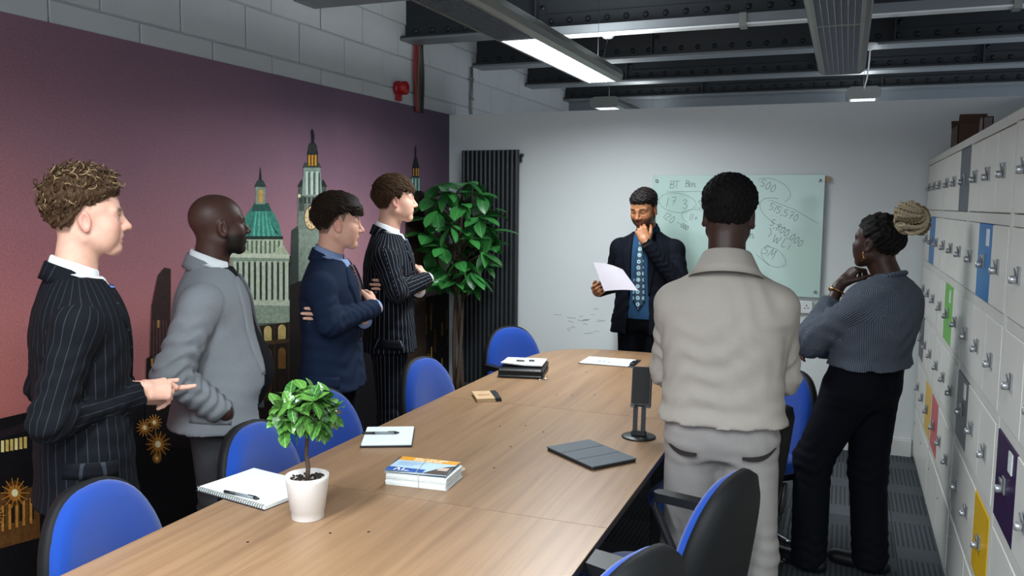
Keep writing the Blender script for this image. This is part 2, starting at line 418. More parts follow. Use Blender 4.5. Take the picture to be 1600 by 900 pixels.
# ================================================================== PENDANT LAMPS
def pendant(x, ya, yb, lit, label, z=2.40, cut=None, power=None, hang=3.1):
    L = empty('pendant_light', (x, ya, z), 0, label, 'light', 'pendant linear lights'); n = yb-ya
    prof = [(-.088, 0), (-.10, 0), (-.118, .012), (-.127, .04), (-.118, .072), (-.09, .09), (.09, .09), (.118, .072), (.127, .04), (.118, .012), (.10, 0), (.088, 0), (.088, .05), (-.088, .05)]
    h = MB(); m = len(prof)
    V = [(p[0], y, p[1]) for y in (0, n) for p in prof]
    h.add(V, [(i, i+m, (i+1) % m+m, (i+1) % m) for i in range(m)])
    ho = h.build('housing', M_alu, L); auto_sharp(ho, 30)
    for y in (0, n):
        e = MB(); e.prism([(-.1, .0), (.1, 0), (.12, .014), (.128, .04), (.119, .074), (.09, .091), (-.09, .091), (-.119, .074), (-.128, .04), (-.12, .014)], y-.006, y+.006, 'y'); e.build('end_cap', M_alu, L)
    cuts = [0]+([cut-ya] if cut else [])+[n]
    for k in range(len(cuts)-1):
        a, b = cuts[k]+.012, cuts[k+1]-.012; on = lit[k]
        g = MB()
        for xx in np.linspace(-.086, .086, 8): g.box(xx-.0012, xx+.0012, a, b, .0, .009 if on else .02)
        y = a
        while y < b: g.box(-.086, .086, y-.001, y+.001, .001, .008 if on else .018); y += .03
        go = g.build('louvre', mat('louvre_metal', '#a9abb2', .28, metal=.85, var=.03), L); go['kind'] = 'stuff'
        for y_ in (a-.014, b): MB().box(-.1, .1, y_, y_+.014, -.001, .02).build('louvre_frame', M_alu, L)
        p = MB(); p.box(-.086, .086, a, b, .0095 if on else .021, .014 if on else .026)
        p.build('diffuser', MATS.get('tube_on') or emit('tube_on', (.92, .97, 1), 14.) if on else mat('tube_off', '#a8a4aa', .25, metal=.5), L)
        if on:
            la = bpy.data.lights.new('lamp_light', 'AREA'); la.shape = 'RECTANGLE'; la.size = .17; la.size_y = (b-a); la.energy = (power or LAMP_W)*(b-a)/1.4
            la.color = (.90, .97, 1.); la.spread = math.radians(165)
            lo = bpy.data.objects.new('lamp_light', la); COL.objects.link(lo); lo.parent = L; lo.location = (0, (a+b)/2, -.004)
            lu = la.copy(); lu.energy = la.energy*(.65 if ya < 6 else .12); lu.spread = PI; uo = bpy.data.objects.new('uplight', lu); COL.objects.link(uo); uo.parent = L; uo.location = (0, (a+b)/2, .096); uo.rotation_euler.x = PI
    for y in (.15, n-.12):
        w = MB(); w.cyl((0, y, .09), (0, y, hang-z), .0015, 5); w.build('hanging_wire', M_blackm, L)
    return L
p1 = pendant(-1.452, 2.2, 5.17, (False, True), 'long grey pendant light with lit far section above the table', cut=3.70, power=31.)
p2 = pendant(-.07, 2.0, 5.27, (False, False), 'long grey pendant light, unlit, above the lockers side', cut=3.86)
pendant(-1.95, 7.0, 9.0, (True,), 'grey pendant light end seen over partition at left', z=2.46, power=26)
pendant(.07, 7.0, 9.0, (True,), 'grey pendant light end seen over partition at right', z=2.46, power=26)
pendant(-1.452, -1.2, 1.6, (True,), 'lit pendant light above the near end of the table', power=26)
pendant(-.07, -1.4, 1.2, (True,), 'lit pendant light above the camera side aisle', power=34)
# ceiling roses and flexes
for (px, py, zz, tx, lab) in ((1360, 68, 2.765, .07, 'white ceiling rose with flex to the far right light'), (950, 50, 2.765, -1.45, 'white ceiling rose with dark flex above the lit light')):
    p = onz(px, py, zz); e = empty('ceiling_rose', (p[0], p[1], zz), 0, lab, 'ceiling rose')
    q = MB(); q.lathe([(.012, -.045), (.03, -.04), (.045, -.02), (.048, 0)], 16); q.build('cover', M_white, e)
    ty = 7.05 if tx > 0 else 5.1
    dx, dy, dz = tx-p[0], ty-p[1], 2.56-zz
    pts = [(dx*u**1.5, dy*u, -.04+dz*u-.10*math.sin(PI*u)*(1-u)) for u in np.linspace(0, 1, 12)]
    q = MB(); q.tube(pts, .005, 6); q.build('flex', M_white if tx > 0 else M_blackm, e)
# fire sounder and cable bundle on the block wall
p = onx(620, 138, XL)
e = empty('fire_alarm_sounder', (XL, p[1], p[2]), 0, 'small red fire alarm sounder on white block wall', 'alarm')
M_red = mat('alarm_red', '#a3161b', .4)
q = MB(); q.lathe([(.05, 0), (.05, .025), (.04, .03), (.046, .034), (.046, .075), (.03, .085), (.0, .087)], 20, M=Matrix.Rotation(PI/2, 4, 'Y')); q.build('sounder_body', M_red, e)
q = MB(); q.box(.0, .03, -.02, .02, -.085, -.045); q.build('cable_gland', M_red, e)
for k, (cc, dy, r) in enumerate((('#8c1a1c', -.045, .008), ('#8c1a1c', -.028, .008), ('#5a4a3a', -.005, .014), ('#3a3028', .022, .012), ('#101113', .05, .016))):
    q = MB(); q.tube([(XL+.02, 5.50+dy+.012*math.sin(z*9+k), z) for z in np.linspace(2.30, 2.80, 14)], r, 8)
    tag(q.build('wall_cable', mat('cable_%d' % k, cc, .5)), ['bright red cable, left of the bundle by the sounder', 'red cable, second in the bundle by the sounder', 'brown cable in middle of bundle on block wall', 'dark brown cable in bundle on block wall', 'thick black cable at right of bundle on block wall'][k], 'cable', 'cable bundle by the girder')
q = MB(); q.cyl((XL+.015, 6.44, 2.3), (XL+.015, 6.44, 2.76), .012, 8)
for z in (2.5, 2.66): q.box(XL, XL+.03, 6.42, 6.46, z-.01, z+.01)
tag(q.build('conduit_pipe', M_alu), 'thin grey conduit pipe on block wall behind partition', 'pipe')
# ================================================================== RADIATOR
M_anth = mat('anthracite_enamel', '#2b2e31', .42, var=.04)
R = empty('column_radiator', (-2.795, YB-.1, .22), 0, 'tall anthracite column radiator on back wall beside the plant', 'radiator')
for k in range(13):
    q = MB(); x = .02+.0365*k; q.prism(rrect(.030, .05, .0145, 4, x, .03), .0, 1.83, 'z', smooth=False); auto_sharp(q.build('tube', M_anth, R), 50)
for z in (.05, 1.76):
    q = MB(); q.box(0, .48, .06, .085, z-.02, z+.02); q.build('header', M_anth, R)
q = MB(); q.cyl((.48, .04, 1.79), (.505, .04, 1.79), .012, 10); q.build('bleed_valve', M_anth, R)
for z in (.3, 1.5):
    q = MB(); q.box(.1, .14, .08, .1, z, z+.05); q.box(.34, .38, .08, .1, z, z+.05); q.build('bracket', M_anth, R)
# ================================================================== GLASS BOARD
bt, bb = 1.857, 1.033; bx0, bx1 = -1.305, -.15
B = empty('glass_whiteboard', ((bx0+bx1)/2, YB-.031, bb), 0, 'frosted green glass whiteboard with handwritten figures on back wall', 'whiteboard')
t = NT('board_glass'); t.col(lin('#bcd6cc')); t.rough(.12); t.b.inputs['Coat Weight'].default_value = .5; t.b.inputs['Coat Roughness'].default_value = .05
q = MB(); q.box(bx0-B.location.x, bx1-B.location.x, -.006, 0, 0, bt-bb, bev=.001); q.build('glass_panel', t.m, B)
for sx in (-1, 1):
    for z in (.04, bt-bb-.04):
        q = MB(); q.lathe([(.011, 0), (.011, .008), (.006, .011), (0, .011)], 14, M=Matrix.Translation((sx*(.5775-.03), -.006, z)) @ Matrix.Rotation(PI/2, 4, 'X')); q.build('standoff', M_chrome, B)
        q = MB(); q.cyl((sx*(.5775-.03), 0, z), (sx*(.5775-.03), .03, z), .008, 10); q.build('standoff_post', M_chrome, B)
q = MB(); q.box(.5775-.02, .5775+.028, .004, .03, bt-bb-.05, bt-bb-.012); q.build('wood_batten', mat('pale_wood', '#a98a63', .6), B)
# handwriting: pen strokes on the glass
GL = {'B': [[(0, 0), (.1, 1)], [(.1, 1), (.5, .95), (.55, .7), (.12, .55), (.55, .45), (.5, .08), (0, 0)]], 'T': [[(0, 1), (.75, 1)], [(.38, 1), (.3, 0)]],
      'e': [[(0, .3), (.4, .4), (.4, .6), (.15, .62), (0, .35), (.1, .05), (.45, .1)]], 'n': [[(0, 0), (.08, .55)], [(.05, .35), (.25, .58), (.38, .4), (.36, 0), (.5, .05)]],
      '1': [[(.1, 1), (.02, 0)]], '7': [[(0, .95), (.5, 1), (.2, 0)], [(.1, .5), (.45, .55)]], '3': [[(0, .9), (.3, 1), (.45, .8), (.15, .55), (.48, .35), (.3, .02), (0, .1)]],
      '0': [[(.2, 1), (0, .5), (.12, .02), (.38, .1), (.46, .6), (.3, .98), (.2, 1)]], '2': [[(0, .8), (.2, 1), (.42, .8), (0, .02), (.48, .06)]], '5': [[(.45, 1), (.08, .95), (.05, .55), (.4, .5), (.42, .12), (.05, 0)]],
      '8': [[(.3, .55), (.05, .8), (.25, 1), (.42, .8), (.08, .3), (.2, 0), (.42, .2), (.3, .55)]], '9': [[(.42, .7), (.2, .5), (.05, .78), (.25, 1), (.44, .8), (.35, 0)]], '+': [[(.05, .45), (.5, .5)], [(.3, .75), (.25, .2)]],
      ',': [[(.1, .1), (.02, -.2)]], 'S': [[(.42, .88), (.2, 1), (.05, .75), (.4, .4), (.2, 0), (0, .12)]], 'a': [[(.38, .5), (.15, .58), (.02, .25), (.2, .02), (.38, .4), (.4, .05), (.5, .04)]],
      'W': [[(0, .8), (.12, .05), (.32, .6), (.45, .05), (.68, .85)]], 'L': [[(.1, .9), (.05, .05), (.4, .08)]], 'i': [[(.1, .5), (.08, 0)], [(.12, .72), (.13, .76)]], '.': [[(.05, .0), (.08, .03)]], 'M': [[(0, 0), (.12, 1), (.3, .35), (.5, 1), (.58, 0)]], ')': [[(.05, 1), (.3, .7), (.3, .3), (.05, 0)]], '-': [[(.05, .45), (.4, .5)]]}
ink = MB(); YI = YB-.0378
def stroke(pts, w=.0026):
    P = [np.asarray(p, float) for p in pts]
    for a, b in zip(P[:-1], P[1:]):
        d = b-a; L_ = math.hypot(d[0], d[2])
        if L_ < 1e-6: continue
        n = np.array([-d[2], 0, d[0]])/L_*w/2; e = d/L_*w*.3
        ink.add([a-n-e, b-n+e, b+n+e, a+n-e], [(0, 1, 2, 3)])
def smooth_path(P, n=6):
    out = []
    for i in range(len(P)-1):
        p0 = P[max(i-1, 0)]; p1 = P[i]; p2 = P[i+1]; p3 = P[min(i+2, len(P)-1)]
        for k in range(n):
            u = k/n; out.append(tuple(.5*((2*p1[j])+(-p0[j]+p2[j])*u+(2*p0[j]-5*p1[j]+4*p2[j]-p3[j])*u*u+(-p0[j]+3*p1[j]-3*p2[j]+p3[j])*u**3) for j in range(2)))
    return out+[tuple(P[-1])]
def write(txt, x, y, h, ang=0., adv=.62):
    """text starting at pixel (x,y) baseline, h px tall, turned ang degrees clockwise on the board"""
    ca, sa = math.cos(math.radians(ang)), math.sin(math.radians(ang)); cx = 0
    for ch in txt:
        for st in GL.get(ch, []):
            P = smooth_path(st) if len(st) > 2 else st
            stroke([ony(x+(cx+p[0])*h*ca*1.0+p[1]*h*sa, y+(cx+p[0])*h*sa-p[1]*h*ca, YI) for p in P])
        cx += .3 if ch in ',.i1' else adv+(.25 if ch in 'WM' else 0)
def ring(cx, cy, rx, ry, ang=0, a0=0, a1=6.6):
    ca, sa = math.cos(math.radians(ang)), math.sin(math.radians(ang)); P = []
    for i in range(33):
        a = a0+(a1-a0)*i/32; u = rx*math.cos(a)*(1+.02*a); v_ = ry*math.sin(a); P.append(ony(cx+u*ca-v_*sa, cy+u*sa+v_*ca, YI))
    stroke(P, .002)
write('BT', 1047, 294, 11); write('Ben', 1071, 292, 10, adv=.55); stroke([ony(1041, 300, YI), ony(1098, 299, YI)], .002)
write('1', 1041, 323, 14, 8); write('7', 1049, 320, 12, 5); write('3', 1067, 326, 14, 0); ring(1058, 317, 27, 15, 8)
write('Sa', 1091, 326, 13); write('11+', 1077, 344, 11, 12); write('120', 1036, 340, 11, 35, .7); write('--000', 1056, 350, 7, 30, .6); ring(1090, 340, 24, 12, 10, 2.2, 5.2)
write('500', 1187, 290, 12, 28, .75); ring(1206, 297, 27, 17, 20, 3.6, 6.9)
write('515,570', 1201, 327, 11, 24, .8); stroke([ony(1204, 313, YI), ony(1240, 327, YI), ony(1278, 349, YI)], .002); ring(1228, 336, 42, 20, 26, 1.2, 4.2)
write('5,800,000', 1202, 351, 11, 36, .72); write(')', 1199, 370, 14, 10); write('WLi.', 1206, 378, 16, 25, .7)
write('5M', 1190, 395, 15, 32, .7); ring(1208, 402, 20, 13, 35); stroke([ony(1182, 398, YI), ony(1202, 415, YI)], .002); write('n', 1172, 372, 12)
for k in range(10): stroke([ony(1180+k*5, 300+k*3.2, YI), ony(1182+k*5, 301+k*3.4, YI)], .0012)
io = ink.build('marker_writing', mat('marker_ink', '#4a5856', .6, var=.15), B)
io.data.transform(Matrix.Translation(-Vector(B.location)))
io['label'] = 'dark handwritten names and figures, some circled'
# socket
p = ony(1252, 479, YB)
S = empty('wall_socket', (p[0], YB, p[2]), 0, 'white double wall socket below the whiteboard', 'socket')
q = MB(); q.box(-.073, .073, -.03, 0, -.043, .043, bev=.004); q.build('plate', M_white, S)
q = MB()
for sx in (-.035, .035):
    for (dx, dz, w, h) in ((0, .012, .003, .006), (-.011, -.006, .005, .003), (.011, -.006, .005, .003)): q.box(sx+dx-w, sx+dx+w, -.0308, -.029, dz-h, dz+h)
q.build('pin_holes', M_dark, S)
q = MB(); q.box(-.018, -.008, -.033, -.029, .022, .034); q.box(.008, .018, -.033, -.029, .022, .034); q.build('rocker_switch', M_white, S)

# ================================================================== LOCKERS
M_lock = mat('locker_steel', '#d8d6cf', .38, var=.03, scale=5, bump=.04, bscale=90)
M_frame = mat('locker_frame', '#cfcdc7', .4, var=.03)
cols = {'blue': '#1d6fb0', 'slate': '#4a505c', 'green': '#5cb02c', 'charcoal': '#4b4850', 'purple': '#2f1440', 'yellow': '#d6a916', 'red': '#bf4048'}
painted = {(1, 0, 2): 'slate', (0, 1, 1): 'blue', (2, 1, 1): 'blue', (1, 2, 1): 'green', (0, 3, 0): 'charcoal', (2, 3, 0): 'charcoal', (3, 3, 0): 'purple', (0, 4, 2): 'yellow', (1, 4, 0): 'red', (2, 4, 2): 'yellow'}
XF, UW = .47, 1.015
rows = [(1.908, 1.632), (1.590, 1.316), (1.275, 1.003), (.965, .690), (.648, .372)]
DW = .318
door_me = MB().box(0, .018, -DW/2, DW/2, -.1372, .1372, bev=.0025).mesh('door')
dm = {None: door_me}; door_me.materials.append(M_lock)
for k, c in cols.items():
    dm[k] = door_me.copy(); dm[k].materials.clear(); dm[k].materials.append(mat('locker_'+k, c, .4, var=.03))
hm = MB(); hm.box(-.005, 0, -.021, .021, -.024, .027, bev=.002)
hasp = MB(); hasp.tube([(-.006, -.012, -.003), (-.013, -.012, .023), (-.013, .010, .023), (-.008, .011, .0)], .0024, 6)
knob = MB(); knob.lathe([(.011, 0), (.0125, .003), (.0125, .015), (.010, .019), (.0, .020)], 12, M=Matrix.Translation((-.006, .006, -.012)) @ Matrix.Rotation(-PI/2, 4, 'Y'))
h_me, s_me, k_me = hm.mesh('latch_plate'), hasp.mesh('hasp_loop'), knob.mesh('lock_barrel')
M_plate = mat('latch_steel', '#a9abad', .3, metal=.55, var=.05)
for m_ in (h_me, s_me, k_me): m_.materials.append(M_plate)
labs = ['white locker bank in the far corner with slate, charcoal and yellow doors', 'white locker bank second from the corner with green and red doors', 'white locker bank third from the corner with bright blue and yellow doors', 'white locker bank nearest the camera with a purple door']
labs[0] = 'white locker bank against the back wall corner with charcoal and yellow doors'
for u in range(4):
    yf = 6.03-UW*u                     # far edge
    U = empty('locker_bank', (XF, yf-UW/2, 0), 0, labs[u], 'lockers', 'banks of lockers along the right wall')
    fr = MB(); h = UW/2-.001
    fr.box(.018, .5, -h, h, .03, 1.925)                        # carcass
    fr.box(0, .5, -h, h, 1.912, 1.946)
    for (a, b) in ((1.593, 1.629), (1.278, 1.313), (.968, 1.0), (.651, .687), (.336, .369), (.03, .06)): fr.box(.001, .02, -h, h, a, b)
    for s_ in (-1, 1): fr.box(.0, .02, s_*(h-.012)-.011, s_*(h-.012)+.011, .03, 1.914)
    fr.build('carcass', M_frame, U)
    pl = MB(); pl.box(.02, .48, -h, h, 0, .03); pl.build('plinth', M_trim, U)
    for r, (zt, zb) in enumerate(rows):
        for c in range(3):
            y = h-.026-DW/2-c*(DW+.0035)
            kind = painted.get((u, r, c)); d = link('door', dm[kind], U); d.location = (-.001+random.uniform(-.001, .001), y, (zt+zb)/2)
            if kind: d['label'] = {'blue': 'bright blue', 'slate': 'slate grey', 'green': 'lime green', 'charcoal': 'charcoal', 'purple': 'deep purple', 'yellow': 'mustard yellow', 'red': 'red'}[kind]+' locker door'
            for nm, me in (('latch_plate', h_me), ('hasp_loop', s_me), ('lock_barrel', k_me)):
                g = link(nm, me, d); g.location = (0, .0, .0)
            if kind in ('blue', 'purple', 'green', 'charcoal') and u > 0:
                g = link('card_holder', MB().box(-.003, 0, -.1, -.045, .06, .12).mesh('card_holder'), d, M_white)
    for s_ in (1, -1):                  # low cupboard doors under the lockers
        q = MB(); q.box(-.002, .018, .004 if s_ > 0 else -h+.024, h-.024 if s_ > 0 else -.004, .066, .332, bev=.0025)
        d = q.build('lower_door', M_lock, U)
        q = MB(); q.lathe([(.009, 0), (.009, .004), (.0, .005)], 12, M=Matrix.Translation((-.002, s_*.06 if s_ < 0 else h-.08, .25)) @ Matrix.Rotation(-PI/2, 4, 'Y')); q.build('cam_lock', M_plate, d)
# sticker on a door, cardboard box and carton on top
def carton(name, x0, x1, y0, y1, z, hh, m, label, flaps):
    e = empty(name, ((x0+x1)/2, (y0+y1)/2, z), 0, label, 'box'); w, d = (x1-x0)/2, (y1-y0)/2
    for (n_, a) in (('side_panel', (-w, -w+.004, -d, d)), ('side_panel', (w-.004, w, -d, d)), ('end_panel', (-w, w, -d, -d+.004)), ('end_panel', (-w, w, d-.004, d)), ('bottom_panel', (-w, w, -d, d))):
        q = MB(); q.box(*a, 0 if n_ != 'bottom_panel' else .001, hh if n_ != 'bottom_panel' else .005); q.build(n_, m, e)
    if flaps:
        for s_ in (-1, 1):
            q = MB(); q.box(-w, w, 0, .06, 0, .003, M=Matrix.Translation((0, s_*d, hh)) @ Matrix.Rotation(.9*s_, 4, 'X') @ Matrix.Rotation(0 if s_ > 0 else PI, 4, 'Z')); q.build('flap', m, e)
    else:
        q = MB(); q.box(-w, w, -d, d, hh-.003, hh+.001); q.build('lid', m, e)
    return e
carton('cardboard_box', .505, .63, 4.90, 5.20, 1.947, .122, mat('kraft_card', '#4a3527', .8, bump=.1), 'open brown cardboard box on top of the lockers', True)
carton('small_carton', .515, .555, 4.10, 4.20, 1.947, .085, mat('carton_print', '#6b5a55', .6), 'small striped carton on locker top beside the cardboard box', False)
# ================================================================== TABLE
TZ = .73; TX0, TX1 = -1.757, -.597; TC = (TX0+TX1)/2; TH = (TX1-TX0)/2
TBL = empty('meeting_table', (TC, 3.0, 0), 0, 'long pale wood boardroom table with rounded far end', 'table')
t = NT('walnut_laminate'); v = t.coord(); oi = t.n('ShaderNodeObjectInfo').outputs['Random']
vm = t.n('ShaderNodeVectorMath', operation='ADD'); t.l(v, vm.inputs[0])
cmb = t.n('ShaderNodeCombineXYZ'); t.l(t.math('MULTIPLY', oi, 13.), cmb.inputs[0]); t.l(t.math('MULTIPLY', oi, 7.), cmb.inputs[1]); t.l(cmb.outputs[0], vm.inputs[1])
gr = t.mapping(vm.outputs[0], (14, .55, 1), rot=(0, 0, .0))
n1 = t.noise(gr, 1.4, 6, .6, i_Distortion=.6); n2 = t.noise(t.mapping(vm.outputs[0], (120, 2.2, 1)), 1.6, 3, .6); n3 = t.noise(t.mapping(vm.outputs[0], (3.2, .35, 1)), 1.2, 3)
c = t.ramp(n1, [(.25, lin('#6b4f3a')), (.45, lin('#8d6d50')), (.6, lin('#9d7c5d')), (.8, lin('#7a5c42'))])
c = t.mix(t.math('MULTIPLY', n2, .5), c, lin('#5a4130')); c = t.mix(t.math('MULTIPLY', n3, .3), c, lin('#ab8b69'))
t.col(c); t.rough(.36); t.b.inputs['Specular IOR Level'].default_value = .4; t.bump(n2, .06, .0008)
M_wood = t.m; M_edge = mat('table_edge', '#2a2420', .5)
def top(y0, y1, rounded=False):
    if rounded:
        n = 40; P = [(-TH, y0-3.0), ]
        yb_ = 4.45-3.0
        for i in range(n+1):
            th = PI-PI*i/n; cxx, sxx = math.cos(th), math.sin(th)
            P.append((TH*np.sign(cxx)*abs(cxx)**(2/3.2), yb_+.688*abs(sxx)**(2/3.2)))
        P.append((TH, y0-3.0)); P = P[::-1]
    else: P = [(-TH, y0-3), (TH, y0-3), (TH, y1-3), (-TH, y1-3)]
    q = MB(); q.prism(P, TZ-.004, TZ, 'z'); o = q.build('tabletop', M_wood, TBL)
    e = MB(); e.prism([(p[0]*.9985, p[1]) for p in P], TZ-.026, TZ-.0042, 'z'); e.build('edge_core', M_edge, TBL)
    return o
top(.98, 2.2585); top(2.2615, 3.5385); top(3.5415, 5.13, True)
for (x, y) in ((-.47, -1.7), (.47, -1.7), (-.47, -.74), (.47, -.74), (-.47, .54), (.47, .54), (-.25, 1.75), (.25, 1.75)):
    q = MB(); q.box(x-.03, x+.03, y-.03, y+.03, .0, TZ-.08, bev=.004); q.build('leg', M_blackm, TBL)
for x in (-.47, .47):
    q = MB(); q.box(x-.02, x+.02, -2.0, 1.7, TZ-.08, TZ-.027); q.build('rail', M_blackm, TBL)
for (px, py) in ((516, 833), (576, 831), (387, 847), (772, 731), (798, 698), (849, 675), (781, 666), (870, 617), (893, 617), (929, 617), (916, 581), (971, 587), (821, 665)):
    p = onz(px, py, TZ); q = MB(); q.lathe([(.0042, .0), (.0042, .0006), (0, .0006)], 10, c=(p[0]-TC, p[1]-3, TZ)); q.build('screw_hole', M_dark, TBL)

# ================================================================== CHAIRS
t = NT('blue_upholstery'); v = t.coord(); nz = t.noise(v, 900, 2); c = t.mix(nz, lin('#123686'), lin('#18449a')); t.col(c); t.rough(.9)
t.b.inputs['Sheen Weight'].default_value = .25; t.b.inputs['Specular IOR Level'].default_value = .15; t.bump(nz, .25, .001); M_blue = t.m
def outline_back(n=44):
    P = []
    for i in range(n):
        a = 2*PI*i/n; c_, s_ = math.cos(a), math.sin(a)
        e = 2/2.5 if s_ > 0 else 2/3.4
        x = .222*np.sign(c_)*abs(c_)**e; z = (.27 if s_ > 0 else .23)*np.sign(s_)*abs(s_)**e
        x *= 1-.10*max(0, z/.27)
        P.append((x, z))
    return P
def pillow(P, prof, curve=0., yoff=0., sgn=1):
    """closed cushion from outline P (x,z); prof = list of (scale, y)"""
    n = len(P); V = []
    for (s_, y) in prof:
        for (x, z) in P: V.append((x*s_, sgn*y+yoff-curve*(x*s_)**2*-1, z*s_))
    F = [(i*n+k, i*n+(k+1) % n, (i+1)*n+(k+1) % n, (i+1)*n+k) for i in range(len(prof)-1) for k in range(n)]
    F += [tuple(range(n-1, -1, -1)), tuple(range((len(prof)-1)*n, len(prof)*n))]
    return V, F
def make_chair(arms=True, base='star'):
    C_ = empty('office_chair', (0, 0, 0))
    Mb = Matrix.Translation((0, -.215, .592)) @ Matrix.Rotation(math.radians(9), 4, 'X')
    P = outline_back()
    V, F = pillow(P, [(1., -.012), (1.0, .01), (.985, .028), (.94, .042), (.8, .052), (.5, .054), (.15, .052)], .55)
    q = MB(); q.add([tuple(Mb @ Vector(p)) for p in V], F, True); q.build('backrest_cushion', M_blue, C_)
    V, F = pillow(P, [(1.03, .012), (1.035, -.004), (1.02, -.022), (.9, -.036), (.5, -.042), (.1, -.042)], .55)
    q = MB(); q.add([tuple(Mb @ Vector(p)) for p in V], F, True); q.build('backrest_shell', mat('shell_plastic', '#0d0e10', .65, spec=.25, bump=.1, bscale=300), C_)
    S_ = rrect(.47, .45, .12, 6)
    q = MB(); V, F = pillow([(p[0], p[1]) for p in S_], [(.9, -.03), (.985, -.02), (1, 0), (.985, .025), (.9, .04), (.5, .044), (.1, .042)])
    q.add([(p[0], p[2]+.02, p[1]+.455) for p in V], [f[::-1] for f in F], True); q.build('seat', M_blue, C_)
    q = MB(); q.prism(rrect(.42, .40, .1, 5, 0, .02), .405, .427, 'z'); q.build('seat_pan', M_black, C_)
    q = MB(); q.tube([(0, -.02, .40), (0, -.22, .395), (0, -.262, .45), (0, -.272, .56)], [.026, .026, .024, .02], 8, flat=.5); q.build('back_bar', M_black, C_)
    if arms:
        for s_ in (-1, 1):
            q = MB(); x = s_*.275
            q.tube([(s_*.19, .03, .415), (x, .03, .42), (x, .06, .50), (x, .13, .625), (x, .115, .652), (x, -.05, .655), (x, -.12, .63), (x, -.10, .55), (x, .0, .44), (s_*.2, .0, .415)], .0135, 8)
            a = q.build('armrest', M_black, C_)
            q = MB(); q.prism(rrect(.05, .24, .022, 4, x, .01), .648, .674, 'z'); auto_sharp(q.build('arm_pad', M_black, a), 50)
    if base == 'star':
        q = MB(); q.cyl((0, 0, .09), (0, 0, .25), .028, 14); q.cyl((0, 0, .25), (0, 0, .41), .018, 14); q.build('gas_column', M_black, C_)
        for k in range(5):
            a = 2*PI*k/5+.3; d = Vector((math.cos(a), math.sin(a), 0))
            q = MB(); q.tube([d*.02+Vector((0, 0, .115)), d*.16+Vector((0, 0, .10)), d*.29+Vector((0, 0, .075))], [.03, .024, .016], 8); lg = q.build('base_leg', M_black, C_)
            q = MB()
            n_ = Vector((-d.y, d.x, 0))
            for s_ in (-.016, .016): q.cyl(d*.29+n_*(s_-.009)+Vector((0, 0, .027)), d*.29+n_*(s_+.009)+Vector((0, 0, .027)), .027, 12)
            q.cyl(d*.29+Vector((0, 0, .03)), d*.29+Vector((0, 0, .08)), .007, 8); q.build('castor', M_black, lg)
    else:
        for s_ in (-1, 1):
            x = s_*.215; q = MB()
            q.tube([(x, -.2, .41), (x, .12, .41), (x, .19, .39), (x, .215, .33), (x, .215, .09), (x, .20, .03), (x, .15, .014), (x, -.20, .014), (x*.98, -.235, .014)], .0115, 10); q.build('frame_tube', M_chrome, C_)
        q = MB(); q.tube([(-.21, -.235, .014), (.21, -.235, .014)], .0115, 10); q.build('cross_tube', M_chrome, C_)
    return C_
proto = make_chair(True); proto2 = make_chair(False, 'sled'); proto3 = make_chair(False)
LCH = 'blue office chairs around the table'
def place(p, x, y, rz, label, first=False):
    o = p if first else copy_tree(p)
    o.location = (x, y, 0); o.rotation_euler = (0, 0, math.radians(rz)); return tag(o, label, 'chair', LCH)
# backrest sits .25 m behind the seat centre; rz 0 faces +Y
place(proto, -1.69, 1.72, -90+8, 'blue office chair nearest the camera on the mural side, in front of first man', True)
place(proto3, -1.70, 2.40, -90+4, 'blue office chair behind the small potted tree on mural side', True)
place(proto3, -1.82, 2.875, -90-14, 'blue office chair mostly hidden behind the potted tree, second along')
place(proto, -1.74, 3.73, -90-6, 'blue office chair below the tall man in the pinstripe suit')
place(proto, -1.77, 4.83, -90-30, 'blue office chair in front of the radiator')
r2_ = place(proto, -.49, 2.36, 90-15, 'blue office chair with black shell directly behind the cream sweater man')
r3_ = place(proto, -.60, 1.77, 90-20, 'blue office chair at bottom edge, nearest on the locker side')
place(proto2, -.395, 4.06, 90+42, 'blue chrome-legged chair between cream sweater man and the woman', True)
place(proto3, -.45, 3.43, 90-8, 'blue office chair seen edge-on at the cream sweater man\'s hip')

for o in (r2_, r3_): o.scale = (1, 1, 1.07)
# ================================================================== THINGS ON THE TABLE
M_paper = mat('paper', '#e4e8e6', .7, var=.02)
t = NT('ruled_paper'); v = t.coord(); sp = t.n('ShaderNodeSeparateXYZ'); t.l(v, sp.inputs[0])
ln = t.math('GREATER_THAN', t.math('SINE', t.math('MULTIPLY', sp.outputs[1], 2*PI/.0075)), .93)
t.col(t.mix(t.math('MULTIPLY', ln, .5), lin('#dfe6e6'), lin('#8ea3ac'))); t.rough(.7); M_ruled = t.m
def frame_from(pxs, z):
    """origin, x dir, y dir, width, depth of a rectangle whose corners (near-left, near-right, far-right, far-left) are seen at pixels"""
    P = [onz(x, y, z) for (x, y) in pxs]; c = sum(P)/4
    ex = (P[1]-P[0]+P[2]-P[3])/2; ey = (P[3]-P[0]+P[2]-P[1])/2
    return c, math.atan2(ex[1], ex[0]), np.linalg.norm(ex), np.linalg.norm(ey)
def pen(loc, rz, label, clear=True):
    e = empty('ballpoint_pen', loc, rz, label, 'pen', 'ballpoint pens')
    q = MB(); q.tube([(-.07, 0, .005), (-.066, 0, .005), (-.02, 0, .005)], [.002, .0048, .005], 10); q.build('grip', M_black, e)
    q = MB(); q.tube([(-.02, 0, .005), (.055, 0, .005)], .0047, 10); q.build('barrel', mat('clear_plastic', '#7b8488', .15, var=.1) if clear else M_black, e)
    q = MB(); q.tube([(.055, 0, .005), (.066, 0, .005), (.067, 0, .005), (.074, 0, .005)], [.005, .005, .003, .003], 10); q.box(.03, .062, -.002, .002, .0095, .011); q.build('clip_and_button', M_black, e)
    return e
